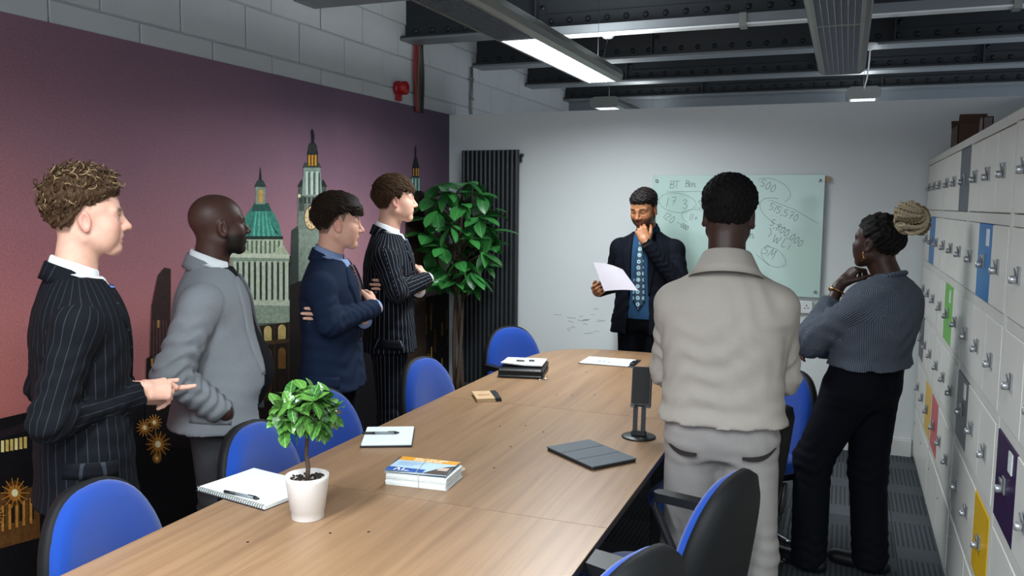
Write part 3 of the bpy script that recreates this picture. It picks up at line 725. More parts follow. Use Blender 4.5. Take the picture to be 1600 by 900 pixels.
# spiral pad
c, rz, w, d = frame_from([(323, 772), (430, 803), (462, 758), (400, 735)], TZ)
rz = math.atan2(*(onz(430, 803, TZ)-onz(323, 772, TZ))[[1, 0]])
e = empty('spiral_notebook', (c[0], c[1], TZ), rz, 'open white spiral-bound pad at near left corner of table', 'notebook'); w, d = .315, .235
q = MB(); q.box(-w/2, w/2, -d/2, d/2, 0, .002); q.build('back_cover', M_black, e)
q = MB(); q.box(-w/2+.002, w/2-.002, -d/2+.006, d/2-.001, .002, .012); q.build('page_block', M_paper, e)
V = [(x, y, .0125+.006*max(0, (y/d+.1))**2*(1+.5*math.sin(x*14))) for y in np.linspace(-d/2+.006, d/2, 9) for x in np.linspace(-w/2+.002, w/2-.002, 9)]
q = MB(); q.add(V, [(r*9+k, r*9+k+1, r*9+k+10, r*9+k+9) for r in range(8) for k in range(8)], True); q.build('top_sheet', M_paper, e)
q = MB()
for k in range(30):
    x = -w/2+.01+k*(w-.02)/29
    q.tube([(x, -d/2+.007+.007*math.cos(a), .0065+.0085*math.sin(a)) for a in np.linspace(0, 2*PI, 9)[:-1]], .0011, 5, closed=True)
so = q.build('wire_spiral', M_blackm, e); so['kind'] = 'stuff'
p = onz(376, 775, TZ+.014); pen((p[0], p[1], TZ+.013), rz+.1, 'black pen lying on the white spiral pad')
# open ruled notebook
c, rz, w, d = frame_from([(561, 700), (645, 698), (648, 664), (573, 666)], TZ+.01)
rz -= .05
e = empty('ruled_notebook', (c[0], c[1], TZ), rz, 'black notebook open at ruled page, beside the tabletop edge', 'notebook'); w, d = .195, .25
q = MB(); q.box(-w/2, w/2, -d/2, d/2, 0, .006, bev=.0015); q.build('cover', M_black, e)
q = MB(); q.box(-w/2+.003, w/2-.003, -d/2+.004, d/2-.003, .006, .015, bev=.002); q.build('page_block', M_ruled, e)
p = onz(594, 678, TZ+.016); pen((p[0], p[1], TZ+.0155), rz, 'clear barrelled pen lying across the ruled notebook')
# bundle of leaflets
c, rz, w, d = frame_from([(603, 760), (692, 776), (724, 742), (634, 727)], TZ)
rz = math.atan2(*(onz(690, 776, TZ)-onz(603, 766, TZ))[[1, 0]])
e = empty('leaflet_bundle', (c[0], c[1], TZ), rz, 'banded stack of blue and orange leaflets in the table centre', 'leaflets'); w, d = .21, .15
q = MB()
for k in range(22):
    a, b = random.uniform(-.0025, .0025), random.uniform(-.0025, .0025); q.box(-w/2+a, w/2+a, -d/2+b, d/2+b, k*.0017, k*.0017+.0014)
q.build('paper_stack', M_paper, e)
for k in range(4):
    q = MB(); q.box(-w/2-.004, w/2-.004, -d/2, d/2, .0, .0016, M=Matrix.Translation((.0-.002*k, .002*k, .0385+.0026*k)) @ Matrix.Rotation(.03*k, 4, 'Z')); q.build('leaflet', mat('leaflet_edge', '#26394c', .5) if k % 2 else M_paper, e)
zc = .0485
def flat(name, pts, z, col, par=e):
    q = MB(); q.add([(p[0], p[1], z) for p in pts], [tuple(range(len(pts)))]); return q.build(name, mat('print_'+col[1:], col, .45, var=.02), par)
Rl = lambda x0, x1, y0, y1: [(x0, y0), (x1, y0), (x1, y1), (x0, y1)]
cov = empty('dummy'); bpy.data.objects.remove(cov)
q = MB(); q.box(-w/2-.006, w/2-.006, -d/2+.004, d/2+.004, zc-.0012, zc); cv = q.build('cover_leaflet', mat('leaflet_pale', '#b9d3e6', .4), e)
flat('orange_panel', Rl(-.111, .099, .04, .079), zc+.0003, '#e09a16', cv); flat('blue_panel', Rl(-.111, .02, -.071, -.035), zc+.0003, '#15509f', cv)
flat('photo_panel', [(.02, -.071), (.099, -.071), (.099, .03), (.06, .0)], zc+.0003, '#4a3a34', cv); flat('photo_panel', Rl(.055, .09, -.03, .0), zc+.0005, '#c9b5a8', cv)
for k in range(2):
    x = -.06
    for wd in ((.03, .012, .026, .034) if k == 0 else (.04, .022, .03)):
        flat('title_line', Rl(x, x+wd, .062-.016*k, .070-.016*k), zc+.0005, '#f4ead0', cv); x += wd+.006
for k in range(4): flat('text_line', Rl(-.095, .0-.012*k, .022-.011*k, .026-.011*k), zc+.0004, '#7d9fc2', cv)
flat('logo_text', [(-.085, -.064), (-.079, -.064), (-.073, -.044), (-.067, -.064), (-.061, -.064), (-.069, -.040), (-.077, -.040)], zc+.0005, '#f2f6fa', cv); flat('logo_text', Rl(-.057, -.051, -.064, -.04), zc+.0005, '#f2f6fa', cv); flat('logo_text', Rl(-.047, -.03, -.064, -.058), zc+.0005, '#f2f6fa', cv)
q = MB(); q.tube([(.012, -d/2-.003, .0), (.010, -d/2-.004, .047), (.0, -d/2+.003, zc+.002), (-.02, d/2+.006, zc+.002), (-.02, d/2+.008, .0)], .0011, 5); q.build('elastic_band', mat('elastic', '#c9c3b8', .6), e)
p = onz(716, 733, TZ)
q = MB(); q.lathe([(.024, 0), (.024, .0012), (0, .0012)], 24, c=(p[0], p[1], TZ)); b = q.build('round_coaster', mat('coaster_cream', '#d8cfae', .6)); tag(b, 'round cream sticker lying beside the leaflet bundle', 'sticker')
q = MB(); q.tube([(p[0]+.019*math.cos(a), p[1]+.019*math.sin(a), TZ+.0014) for a in np.linspace(0, 2*PI, 25)[:-1]], .0008, 4, closed=True); q.build('printed_ring', mat('ring_olive', '#8a8350', .6), b)
# kraft notebooks
c, rz, w, d = frame_from([(739, 631), (783, 629), (778, 613), (738, 615)], TZ)
for k, (dx, dy, dr, z) in enumerate(((.006, .003, .0, 0), (0, 0, .05, .009))):
    e = empty('kraft_notebook', (c[0]+dx, c[1]+dy, TZ+z), rz+dr-.1, ['lower kraft notebook of the pair, mostly covered', 'upper kraft notebook with black spine and red stamp'][k], 'notebook', 'kraft notebooks'); w, d = .115, .16
    q = MB(); q.box(-w/2, w/2, -d/2, d/2, 0, .0075, bev=.001); q.build('cover', mat('kraft', '#b89a72', .75, bump=.1), e)
    q = MB(); q.box(w/2-.028, w/2+.0008, -d/2-.0006, d/2+.0006, -.0, .0082); q.build('spine_tape', M_black, e)
    if k:
        q = MB(); 
        for j in range(5): q.box(-.038+j*.011, -.03+j*.011, -.012-.002*(j % 2), .004, .0076, .0079)
        q.build('red_stamp', mat('stamp_red', '#a2382c', .6), e)
# leather folio with clipboard, pens and key
p = onz(812, 592, TZ); a = onz(777, 590, TZ); b = onz(848, 593, TZ); rz = math.atan2(b[1]-a[1], b[0]-a[0])
ctr = (a+b)/2+np.array([-math.sin(rz), math.cos(rz), 0])*.14
e = empty('leather_folio', (ctr[0], ctr[1], TZ), rz, 'thick black leather zip folio near the far end of table', 'folio')
M_leather = mat('black_leather', '#131416', .35, var=.1, bump=.25, bscale=120)
q = MB(); q.box(-.12, .12, -.14, .14, 0, .018, bev=.006); q.build('lower_cover', M_leather, e)
q = MB(); q.box(-.117, .117, -.136, .137, .018, .03); q.build('page_block', M_dark, e)
q = MB(); q.box(-.12, .12, -.14, .14, .028, .048, bev=.007); q.build('upper_cover', M_leather, e)
q = MB(); q.tube([(.118, -.13, .022), (.135, -.145, .008), (.15, -.15, .004)], .002, 5); q.build('zip_pull', M_chrome, e)
e2 = empty('white_clipboard', (ctr[0]+.0, ctr[1]+.02, TZ+.049), rz, 'white pad lying on the black leather folio', 'clipboard')
V = [(x, y, .003+.018*max(0, (.06-y)/.2)*(1 if x < 0 else .35)) for y in (-.1, 0, .13) for x in (-.118, 0, .105)]
q = MB(); F = [(0, 1, 4, 3), (1, 2, 5, 4), (3, 4, 7, 6), (4, 5, 8, 7)]; q.add([(p_[0], p_[1], p_[2]) for p_ in V]+[(p_[0], p_[1], p_[2]+.006) for p_ in V], [f[::-1] for f in F]+[tuple(i+9 for i in f) for f in F]+[(0, 9, 10, 1)][::-1]+[(0, 1, 10, 9), (1, 2, 11, 10), (2, 5, 14, 11), (5, 8, 17, 14), (3, 0, 9, 12), (6, 3, 12, 15), (7, 6, 15, 16), (8, 7, 16, 17)]); q.build('pad', M_paper, e2)
q = MB(); q.box(-.045, .0, -.03, -.02, .017, .025); q.box(.02, .05, .0, .012, .014, .022); q.build('black_clip', M_black, e2)
q = MB(); q.tube([(ctr[0]+.135+.012*math.cos(u), ctr[1]-.12+.012*math.sin(u), TZ+.003) for u in np.linspace(0, 2*PI, 17)[:-1]], .0016, 5, closed=True); q.box(ctr[0]+.145, ctr[0]+.175, ctr[1]-.125, ctr[1]-.115, TZ+.001, TZ+.004); tag(q.build('key_ring', M_chrome), 'small metal key ring beside the leather folio', 'key')
# clipboard with paper
c, rz, w, d = frame_from([(907, 567), (985, 574), (1000, 562), (922, 557)], TZ+.004)
e = empty('paper_clipboard', (c[0], c[1], TZ), rz, 'black clipboard holding a printed sheet before the presenter', 'clipboard'); w, d = .32, .235
q = MB(); q.box(-w/2, w/2, -d/2, d/2, 0, .004, bev=.001); q.build('board', M_black, e)
q = MB(); q.box(-w/2+.004, w/2-.03, -d/2+.008, d/2-.008, .004, .0052); q.build('sheet', M_paper, e)
q = MB(); q.box(w/2-.035, w/2-.008, -.05, .05, .005, .012, bev=.002); q.build('clip', M_blackm, e)
q = MB()
for k in range(6): q.box(-.07+.03*k, -.05+.03*k, -.06+.01*(k % 2), .02-.012*k, .0052, .0054)
q.build('printed_text', mat('print_grey', '#9aa4ac', .7), e)
# tablet in folio case
P4 = [(857, 697), (915, 731), (992, 716), (930, 686)]
c = sum(onz(x, y, TZ+.014) for (x, y) in P4)/4; v_ = onz(992, 716, TZ+.014)-onz(915, 731, TZ+.014); rz = math.atan2(v_[1], v_[0])
e = empty('tablet_case', (c[0], c[1], TZ), rz, 'dark grey tablet in folding case at the table edge', 'tablet'); L_, W_ = .20, .285
q = MB(); q.prism(rrect(L_, W_, .012, 4), 0, .010, 'z'); q.build('tablet_body', M_black, e)
M_case = mat('case_fabric', '#454c53', .65, bump=.15, bscale=400)
for k in range(3):
    y0 = -W_/2+k*W_/3; q = MB(); q.box(-L_/2, L_/2, y0+.0012, y0+W_/3-.0012, .010, .0145, bev=.0012); q.build('cover_panel', M_case, e)
q = MB(); q.box(L_/2-.0005, L_/2+.0012, -.03, .03, .003, .007); q.build('port_slot', M_dark, e)
# phone on a stand
p = onz(998, 683, TZ); e = empty('phone_stand', (p[0], p[1], TZ), math.radians(8), 'black adjustable phone stand on round base by cream sweater man', 'phone stand')
q = MB(); q.lathe([(.066, 0), (.068, .002), (.068, .005), (.064, .007), (0, .007)], 32); q.build('base', M_blackm, e)
q = MB(); q.box(-.03, .03, -.014, .014, .006, .026, bev=.004); q.build('hinge_block', M_black, e)
for s_ in (-.016, .016):
    q = MB(); q.box(s_-.009, s_+.009, -.005, .005, 0, .115, M=Matrix.Translation((0, 0, .022)) @ Matrix.Rotation(math.radians(-10), 4, 'X')); q.build('arm', M_blackm, e)
q = MB(); q.cyl((-.032, .02, .135), (.032, .02, .135), .008, 10); q.build('upper_hinge', M_black, e)
Mt = Matrix.Translation((.004, .012, .120)) @ Matrix.Rotation(math.radians(-16), 4, 'X')
q = MB(); q.box(-.04, .04, 0, .006, .0, .14, M=Mt, bev=.002); q.build('cradle', M_black, e)
for s_ in (-.03, .03):
    q = MB(); q.box(s_-.008, s_+.008, -.022, .0, -.004, .004, M=Mt); q.box(s_-.008, s_+.008, -.024, -.02, -.004, .014, M=Mt); q.build('cradle_hook', M_black, e)
ph = empty('mobile_phone', (p[0], p[1], TZ), math.radians(8), 'black mobile phone standing on the phone stand', 'phone')
q = MB(); q.prism(rrect(.074, .150, .010, 4, .004, 0), -.010, -.002, 'y', M=Matrix.Translation((0, .012, .205)) @ Matrix.Rotation(math.radians(-16), 4, 'X')); q.build('phone_body', M_black, ph)
q = MB(); q.prism(rrect(.069, .145, .009, 4, .004, 0), -.0106, -.0099, 'y', M=Matrix.Translation((0, .012, .205)) @ Matrix.Rotation(math.radians(-16), 4, 'X')); q.build('screen', mat('dark_screen', '#030304', .5, var=0, spec=.2), ph)

# ================================================================== PLANTS
def leaf_mesh(name, L_, W_, m, fold=.25, droop=.25):
    V = []; n = 7
    for i in range(n+1):
        u = i/n; w = W_/2*math.sin(PI*min(1, u**1.1*.97+.02))**.75*(1-.08*u); y = L_*u; z = -droop*L_*u*u
        V += [(-w, y, z+fold*w), (-w*.5, y, z+fold*w*.3), (0, y, z-.0), (w*.5, y, z+fold*w*.3), (w, y, z+fold*w)]
    F = [(i*5+k, i*5+k+1, i*5+k+6, i*5+k+5) for i in range(n) for k in range(4)]
    me = newmesh(name, V, F, True); me.materials.append(m); return me
def leaf_mat(name, a, b, vein):
    t = NT(name); v = t.coord(); sp = t.n('ShaderNodeSeparateXYZ'); t.l(v, sp.inputs[0]); rn = t.n('ShaderNodeObjectInfo').outputs['Random']
    c = t.mix(rn, lin(a), lin(b)); ax = t.math('ABSOLUTE', sp.outputs[0])
    c = t.mix(t.math('MULTIPLY', t.math('LESS_THAN', ax, .0013), .5), c, lin(vein))
    sv = t.math('SINE', t.math('MULTIPLY', t.math('SUBTRACT', sp.outputs[1], t.math('MULTIPLY', ax, .8)), 420))
    c = t.mix(t.math('MULTIPLY', t.math('GREATER_THAN', sv, .9), .2), c, lin(vein))
    t.col(c); t.rough(.26); t.b.inputs['Coat Weight'].default_value = .12; t.bump(sv, .2, .001)
    return t.m
def aim(loc, d, roll=0., sc=1.):
    d = Vector(d).normalized(); x = d.cross(Vector((0, 0, 1)))
    x = Vector((1, 0, 0)) if x.length < 1e-3 else x.normalized()
    z = x.cross(d); M = Matrix((x, d, z)).transposed().to_4x4(); return Matrix.Translation(loc) @ M @ Matrix.Rotation(roll, 4, 'Y') @ Matrix.Scale(sc, 4)
ML1 = leaf_mat('topiary_leaf', '#265a22', '#578a3a', '#8ab565'); ML2 = leaf_mat('rubber_leaf', '#205a28', '#3a8a40', '#86c078')
M_bark = mat('bark', '#4a3a2e', .85, var=.3, scale=60, bump=.4, bscale=80)
# small potted tree
pp = onz(481, 808, TZ); e = empty('potted_tree', (pp[0], pp[1], TZ), 0, 'small ball-crowned potted tree in a white pot on the table', 'plant')
q = MB(); q.lathe([(.046, 0), (.047, .003), (.048, .024), (.050, .026), (.062, .115), (.063, .128), (.060, .129), (.058, .112), (.0, .108)], 36); q.build('pot', mat('pot_white', '#d8d2cd', .45, var=.03), e)
q = MB()
for k in range(120):
    a = random.uniform(0, 2*PI); r = .055*random.random()**.5; h = random.uniform(.106, .118); d = random.uniform(0, 2*PI); L_ = random.uniform(.006, .016)
    q.box(-L_/2, L_/2, -.003, .003, -.002, .002, M=Matrix.Translation((r*math.cos(a), r*math.sin(a), h)) @ Matrix.Rotation(d, 4, 'Z') @ Matrix.Rotation(random.uniform(-.8, .8), 4, 'Y'))
so = q.build('bark_mulch', mat('mulch', '#2a1d17', .9, var=.3), e); so['kind'] = 'stuff'
q = MB(); stem = [(.0, .0, .105), (.003, .001, .15), (-.004, .003, .19), (.002, .0, .235), (0, 0, .30), (.003, 0, .34)]; q.tube(stem, [.0075, .0065, .006, .0055, .005, .003], 8); q.build('stem', M_bark, e)
cc = Vector((0, 0, .315)); q = MB(); lv = []
for k in range(26):
    i = k+.5; phi = math.acos(1-2*i/26*.86); th = PI*(1+5**.5)*i; d = Vector((math.sin(phi)*math.cos(th), math.sin(phi)*math.sin(th), math.cos(phi)*.85))
    tip = cc+d*random.uniform(.055, .085); q.tube([(0, 0, .26+.05*random.random()), tuple((cc+tip)/2+Vector((0, 0, .006))), tuple(tip)], [.003, .002, .0012], 5)
    for j in range(6):
        a = 2*PI*j/6+random.random(); u = d.orthogonal().normalized(); w2 = d.cross(u)
        dd = d*random.uniform(.1, .55)+(u*math.cos(a)+w2*math.sin(a))*random.uniform(.6, 1)+Vector((0, 0, -.1)); lv.append((tip-d*.01*random.random(), dd))
q.build('twigs', M_bark, e)
lms = [leaf_mesh('leaf', .058, .036, ML1, .16, .25), leaf_mesh('leaf', .050, .032, ML1, .12, .4)]
for (p_, d) in lv:
    o = link('leaf', random.choice(lms), e); o.matrix_local = aim(p_, d, random.uniform(-.5, .5), random.uniform(.75, 1.15))
# tall plant by the radiator
pp = np.array([-2.62, 5.55, 0]); e = empty('rubber_plant', (pp[0], pp[1], 0), 0, 'tall glossy green rubber plant in corner by the radiator', 'plant')
q = MB(); q.lathe([(.12, 0), (.15, .28), (.155, .30), (.14, .30), (.13, .26), (0, .26)], 28); q.build('pot', mat('pot_dark', '#2b2c2e', .5), e)
for k in range(3):
    q = MB(); a = 2*PI*k/3; q.tube([(.03*math.cos(a+z*2.5), .03*math.sin(a+z*2.5), z) for z in np.linspace(.25, 1.72-.12*k, 16)], [.017-.0005*i for i in range(16)], 8); q.build('stem', M_bark, e)
lm = [leaf_mesh('leaf', .20, .125, ML2, .12, .3), leaf_mesh('leaf', .18, .11, ML2, .16, .15), leaf_mesh('leaf', .15, .095, ML2, .08, .45)]
for k in range(40):
    z0 = .98+.74*(k/39); rad = .23*math.sin(PI*min(1, (z0-.90)/.95))**.6; a = k*2.4
    base = Vector((.03*math.cos(a), .03*math.sin(a), z0-.06)); tip = Vector((rad*math.cos(a), rad*math.sin(a), z0+.06))
    if tip.x+pp[0] < XL+.07: tip.x = XL+.07-pp[0]
    if tip.y+pp[1] > YB-.16: tip.y = YB-.16-pp[1]
    q = MB(); q.tube([tuple(base), tuple((base+tip)/2+Vector((0, 0, .02))), tuple(tip)], [.008, .006, .004], 6); q.build('branch', M_bark, e)
    for j in range(5):
        b = a+2*PI*j/5+random.random()*.6; d = Vector((math.cos(b)*.9+.5*math.cos(a), math.sin(b)*.9+.5*math.sin(a), random.uniform(-1.0, .45)))
        if (tip.x+pp[0]+d.normalized().x*.2) < XL+.01: d.x = abs(d.x)*.4
        if (tip.y+pp[1]+d.normalized().y*.2) > YB-.1: d.y = -abs(d.y)*.4
        o = link('leaf', random.choice(lm), e); o.matrix_local = aim(tip+Vector((0, 0, .02*random.random())), d, random.uniform(-.4, .4), random.uniform(.75, 1.05))
# ================================================================== PEOPLE: signed-distance modelling on a grid
class SDF:
    def __init__(s, lo, hi, h):
        s.h = h; s.lo = np.array(lo, float); n = np.ceil((np.array(hi)-s.lo)/h).astype(int)+1
        s.ax = [s.lo[i]+h*np.arange(n[i]) for i in range(3)]; s.D = np.full(n, 1., np.float32)
    def sub(s, lo, hi):
        sl = []
        for i in range(3):
            a = int(np.clip(np.floor((lo[i]-s.lo[i])/s.h), 0, len(s.ax[i]))); b = int(np.clip(np.ceil((hi[i]-s.lo[i])/s.h)+1, 0, len(s.ax[i]))); sl.append(slice(a, b))
        return tuple(sl), s.ax[0][sl[0]][:, None, None].astype(np.float32), s.ax[1][sl[1]][None, :, None].astype(np.float32), s.ax[2][sl[2]][None, None, :].astype(np.float32)
    def put(s, sl, d, k, cut=False):
        a = s.D[sl]
        if a.size == 0: return s
        if cut: d = -d; m = np.maximum(a, d); sg = 1
        else: m = np.minimum(a, d); sg = -1
        if np.ndim(k) or k > 0:
            hh = np.maximum(k-np.abs(a-d), 0)/k; m = m+sg*hh*hh*k*.25
        s.D[sl] = m; return s
    def cone(s, a, b, ra, rb, k=.02, cut=False, flat=None):
        a = np.array(a, float); b = np.array(b, float); r = max(ra, rb)+(.05 if callable(k) else k)+3*s.h
        sl, X, Y, Z = s.sub(np.minimum(a, b)-r, np.maximum(a, b)+r)
        if callable(k): k = k(X, Y, Z)
        d = b-a; L2 = max(d@d, 1e-9); px, py, pz = X-a[0], Y-a[1], Z-a[2]
        t = np.clip((px*d[0]+py*d[1]+pz*d[2])/L2, 0, 1)
        qx, qy, qz = px-t*d[0], py-t*d[1], pz-t*d[2]
        if flat is not None:      # (axis vector, factor): squash the section along an axis
            n, f = np.array(flat[0], float), flat[1]; n /= np.linalg.norm(n); u = (qx*n[0]+qy*n[1]+qz*n[2])
            g = u*(1/f-1); qx, qy, qz = qx+g*n[0], qy+g*n[1], qz+g*n[2]
        dd = np.sqrt(qx*qx+qy*qy+qz*qz)-(ra+(rb-ra)*t)
        return s.put(sl, dd.astype(np.float32), k, cut)
    def chain(s, pts, rad, k=.02, kk=.01):
        for i in range(len(pts)-1): s.cone(pts[i], pts[i+1], rad[i], rad[i+1], k)
        return s
    def ell(s, c, r, k=.02, R=None, cut=False):
        c = np.array(c, float); r = np.array(r, float); m = r.max()+k+3*s.h
        sl, X, Y, Z = s.sub(c-m, c+m); x, y, z = X-c[0], Y-c[1], Z-c[2]
        if R is not None:
            R = np.array(R); x, y, z = (x*R[0, 0]+y*R[1, 0]+z*R[2, 0], x*R[0, 1]+y*R[1, 1]+z*R[2, 1], x*R[0, 2]+y*R[1, 2]+z*R[2, 2])
        k0 = np.sqrt((x/r[0])**2+(y/r[1])**2+(z/r[2])**2); k1 = np.sqrt((x/r[0]**2)**2+(y/r[1]**2)**2+(z/r[2]**2)**2)+1e-9
        return s.put(sl, (k0*(k0-1)/k1).astype(np.float32), k, cut)
    def loft(s, S, k=.02, n=2.4, off=0., cut=False):
        """S rows: z, cx, cy, half width, half depth"""
        S = np.array(sorted(S), float); z0, z1 = S[0, 0], S[-1, 0]; m = S[:, 3:].max()+.06+float(np.max(k))
        sl, X, Y, Z = s.sub((S[:, 1].min()-m, S[:, 2].min()-m, z0-.05), (S[:, 1].max()+m, S[:, 2].max()+m, z1+.05))
        zz = Z.ravel(); zf = np.linspace(z0, z1, 80); cols_ = []
        for c in range(1, 5):
            f = np.interp(zf, S[:, 0], S[:, c])
            g = np.pad(f, 6, mode='reflect', reflect_type='odd'); f = np.convolve(g, np.ones(13)/13, 'valid')
            cols_.append(np.interp(zz, zf, f)[None, None, :].astype(np.float32))
        cx, cy, w, d = cols_; w = w+off; d = d+off
        q = ((np.abs(X-cx)/w)**n+(np.abs(Y-cy)/d)**n)**(1/n); r = np.sqrt((X-cx)**2+(Y-cy)**2)
        dd = np.where(q > 1e-3, r*(1-1/np.maximum(q, 1e-3)), -np.minimum(w, d))
        dd = np.maximum(dd, np.maximum(z0-Z, Z-z1))
        return s.put(sl, dd.astype(np.float32), k, cut)
    def grid(s): return s.ax[0][:, None, None], s.ax[1][None, :, None], s.ax[2][None, None, :]
    def warp(s, fn):
        X, Y, Z = s.grid(); s.D = (s.D+fn(X, Y, Z)).astype(np.float32); return s
    def front(s, x, z, off=.0):
        """y of the front surface at (x,z)"""
        i = np.clip((x-s.lo[0])/s.h, 0, len(s.ax[0])-1.001); k = np.clip((z-s.lo[2])/s.h, 0, len(s.ax[2])-1.001)
        i0, k0 = int(i), int(k); fi, fk = i-i0, k-k0
        c = (s.D[i0, :, k0]*(1-fi)*(1-fk)+s.D[i0+1, :, k0]*fi*(1-fk)+s.D[i0, :, k0+1]*(1-fi)*fk+s.D[i0+1, :, k0+1]*fi*fk)
        w = np.nonzero(c < 0)[0]
        if len(w) == 0: return None
        j = w[-1]
        if j+1 >= len(c): return s.ax[1][j]+off
        return s.ax[1][j]+s.h*c[j]/(c[j]-c[j+1])+off
    def side(s, y, z, off=0.):
        j = int(np.clip((y-s.lo[1])/s.h, 0, len(s.ax[1])-1)); k = int(np.clip((z-s.lo[2])/s.h, 0, len(s.ax[2])-1)); c = s.D[:, j, k]; w = np.nonzero(c < 0)[0]
        if len(w) == 0: return None
        i = w[-1]
        return s.ax[0][i]+(s.h*c[i]/(c[i]-c[i+1]) if i+1 < len(c) else 0)+off
    def mesh(s):
        D = s.D; sg = D < 0
        c = [D[a:D.shape[0]-1+a, b:D.shape[1]-1+b, e:D.shape[2]-1+e] for a in (0, 1) for b in (0, 1) for e in (0, 1)]
        neg = sum((x < 0).astype(np.int8) for x in c); act = (neg > 0) & (neg < 8)
        I = np.argwhere(act); vid = np.full(act.shape, -1, np.int64); vid[act] = np.arange(len(I))
        cv = np.stack([x[act] for x in c], 1); off = np.array([(a, b, e) for a in (0, 1) for b in (0, 1) for e in (0, 1)], float)
        acc = np.zeros((len(I), 3)); cnt = np.zeros(len(I))
        for (p, q) in [(0, 1), (2, 3), (4, 5), (6, 7), (0, 2), (1, 3), (4, 6), (5, 7), (0, 4), (1, 5), (2, 6), (3, 7)]:
            a, b = cv[:, p], cv[:, q]; m = (a < 0) != (b < 0); t = np.where(m, a/np.where(m, a-b, 1), 0)
            acc += m[:, None]*(off[p]+t[:, None]*(off[q]-off[p])); cnt += m
        V = s.lo+s.h*(I+acc/cnt[:, None]); F = []
        for axis in range(3):
            a = np.moveaxis(sg, axis, 0); ch = a[:-1] != a[1:]; up = a[:-1] & ~a[1:]
            J = np.argwhere(ch); J = J[(J[:, 1] > 0) & (J[:, 2] > 0) & (J[:, 1] < a.shape[1]-1) & (J[:, 2] < a.shape[2]-1)]
            vm = np.moveaxis(vid, axis, 0)
            q = np.stack([vm[J[:, 0], J[:, 1]-1, J[:, 2]-1], vm[J[:, 0], J[:, 1], J[:, 2]-1], vm[J[:, 0], J[:, 1], J[:, 2]], vm[J[:, 0], J[:, 1]-1, J[:, 2]]], 1)
            u = up[J[:, 0], J[:, 1], J[:, 2]] ^ (axis == 1)
            q[~u] = q[~u][:, ::-1]; F.append(q)
        F = np.concatenate(F); F = F[(F >= 0).all(1)]
        # one relaxation pass takes the stair steps out
        n = len(V); acc = np.zeros((n, 3)); cnt = np.zeros(n)
        for a, b in ((0, 1), (1, 2), (2, 3), (3, 0)):
            np.add.at(acc, F[:, a], V[F[:, b]]); np.add.at(cnt, F[:, a], 1); np.add.at(acc, F[:, b], V[F[:, a]]); np.add.at(cnt, F[:, b], 1)
        V = V*.5+.5*acc/np.maximum(cnt, 1)[:, None]
        return V, F
def rotm(yaw=0., pitch=0., roll=0.):
    """head/hand turn: yaw to the person's left (+), pitch up (+), roll to the right (+), degrees"""
    y, p, r = map(math.radians, (yaw, pitch, roll))
    Rz = np.array([[math.cos(y), -math.sin(y), 0], [math.sin(y), math.cos(y), 0], [0, 0, 1]])
    Rx = np.array([[1, 0, 0], [0, math.cos(p), -math.sin(p)], [0, math.sin(p), math.cos(p)]])
    Ry = np.array([[math.cos(r), 0, math.sin(r)], [0, 1, 0], [-math.sin(r), 0, math.cos(r)]])
    return Rz @ Rx @ Ry
def sstep(a, b, x): t = np.clip((x-a)/(b-a), 0, 1); return t*t*(3-2*t)
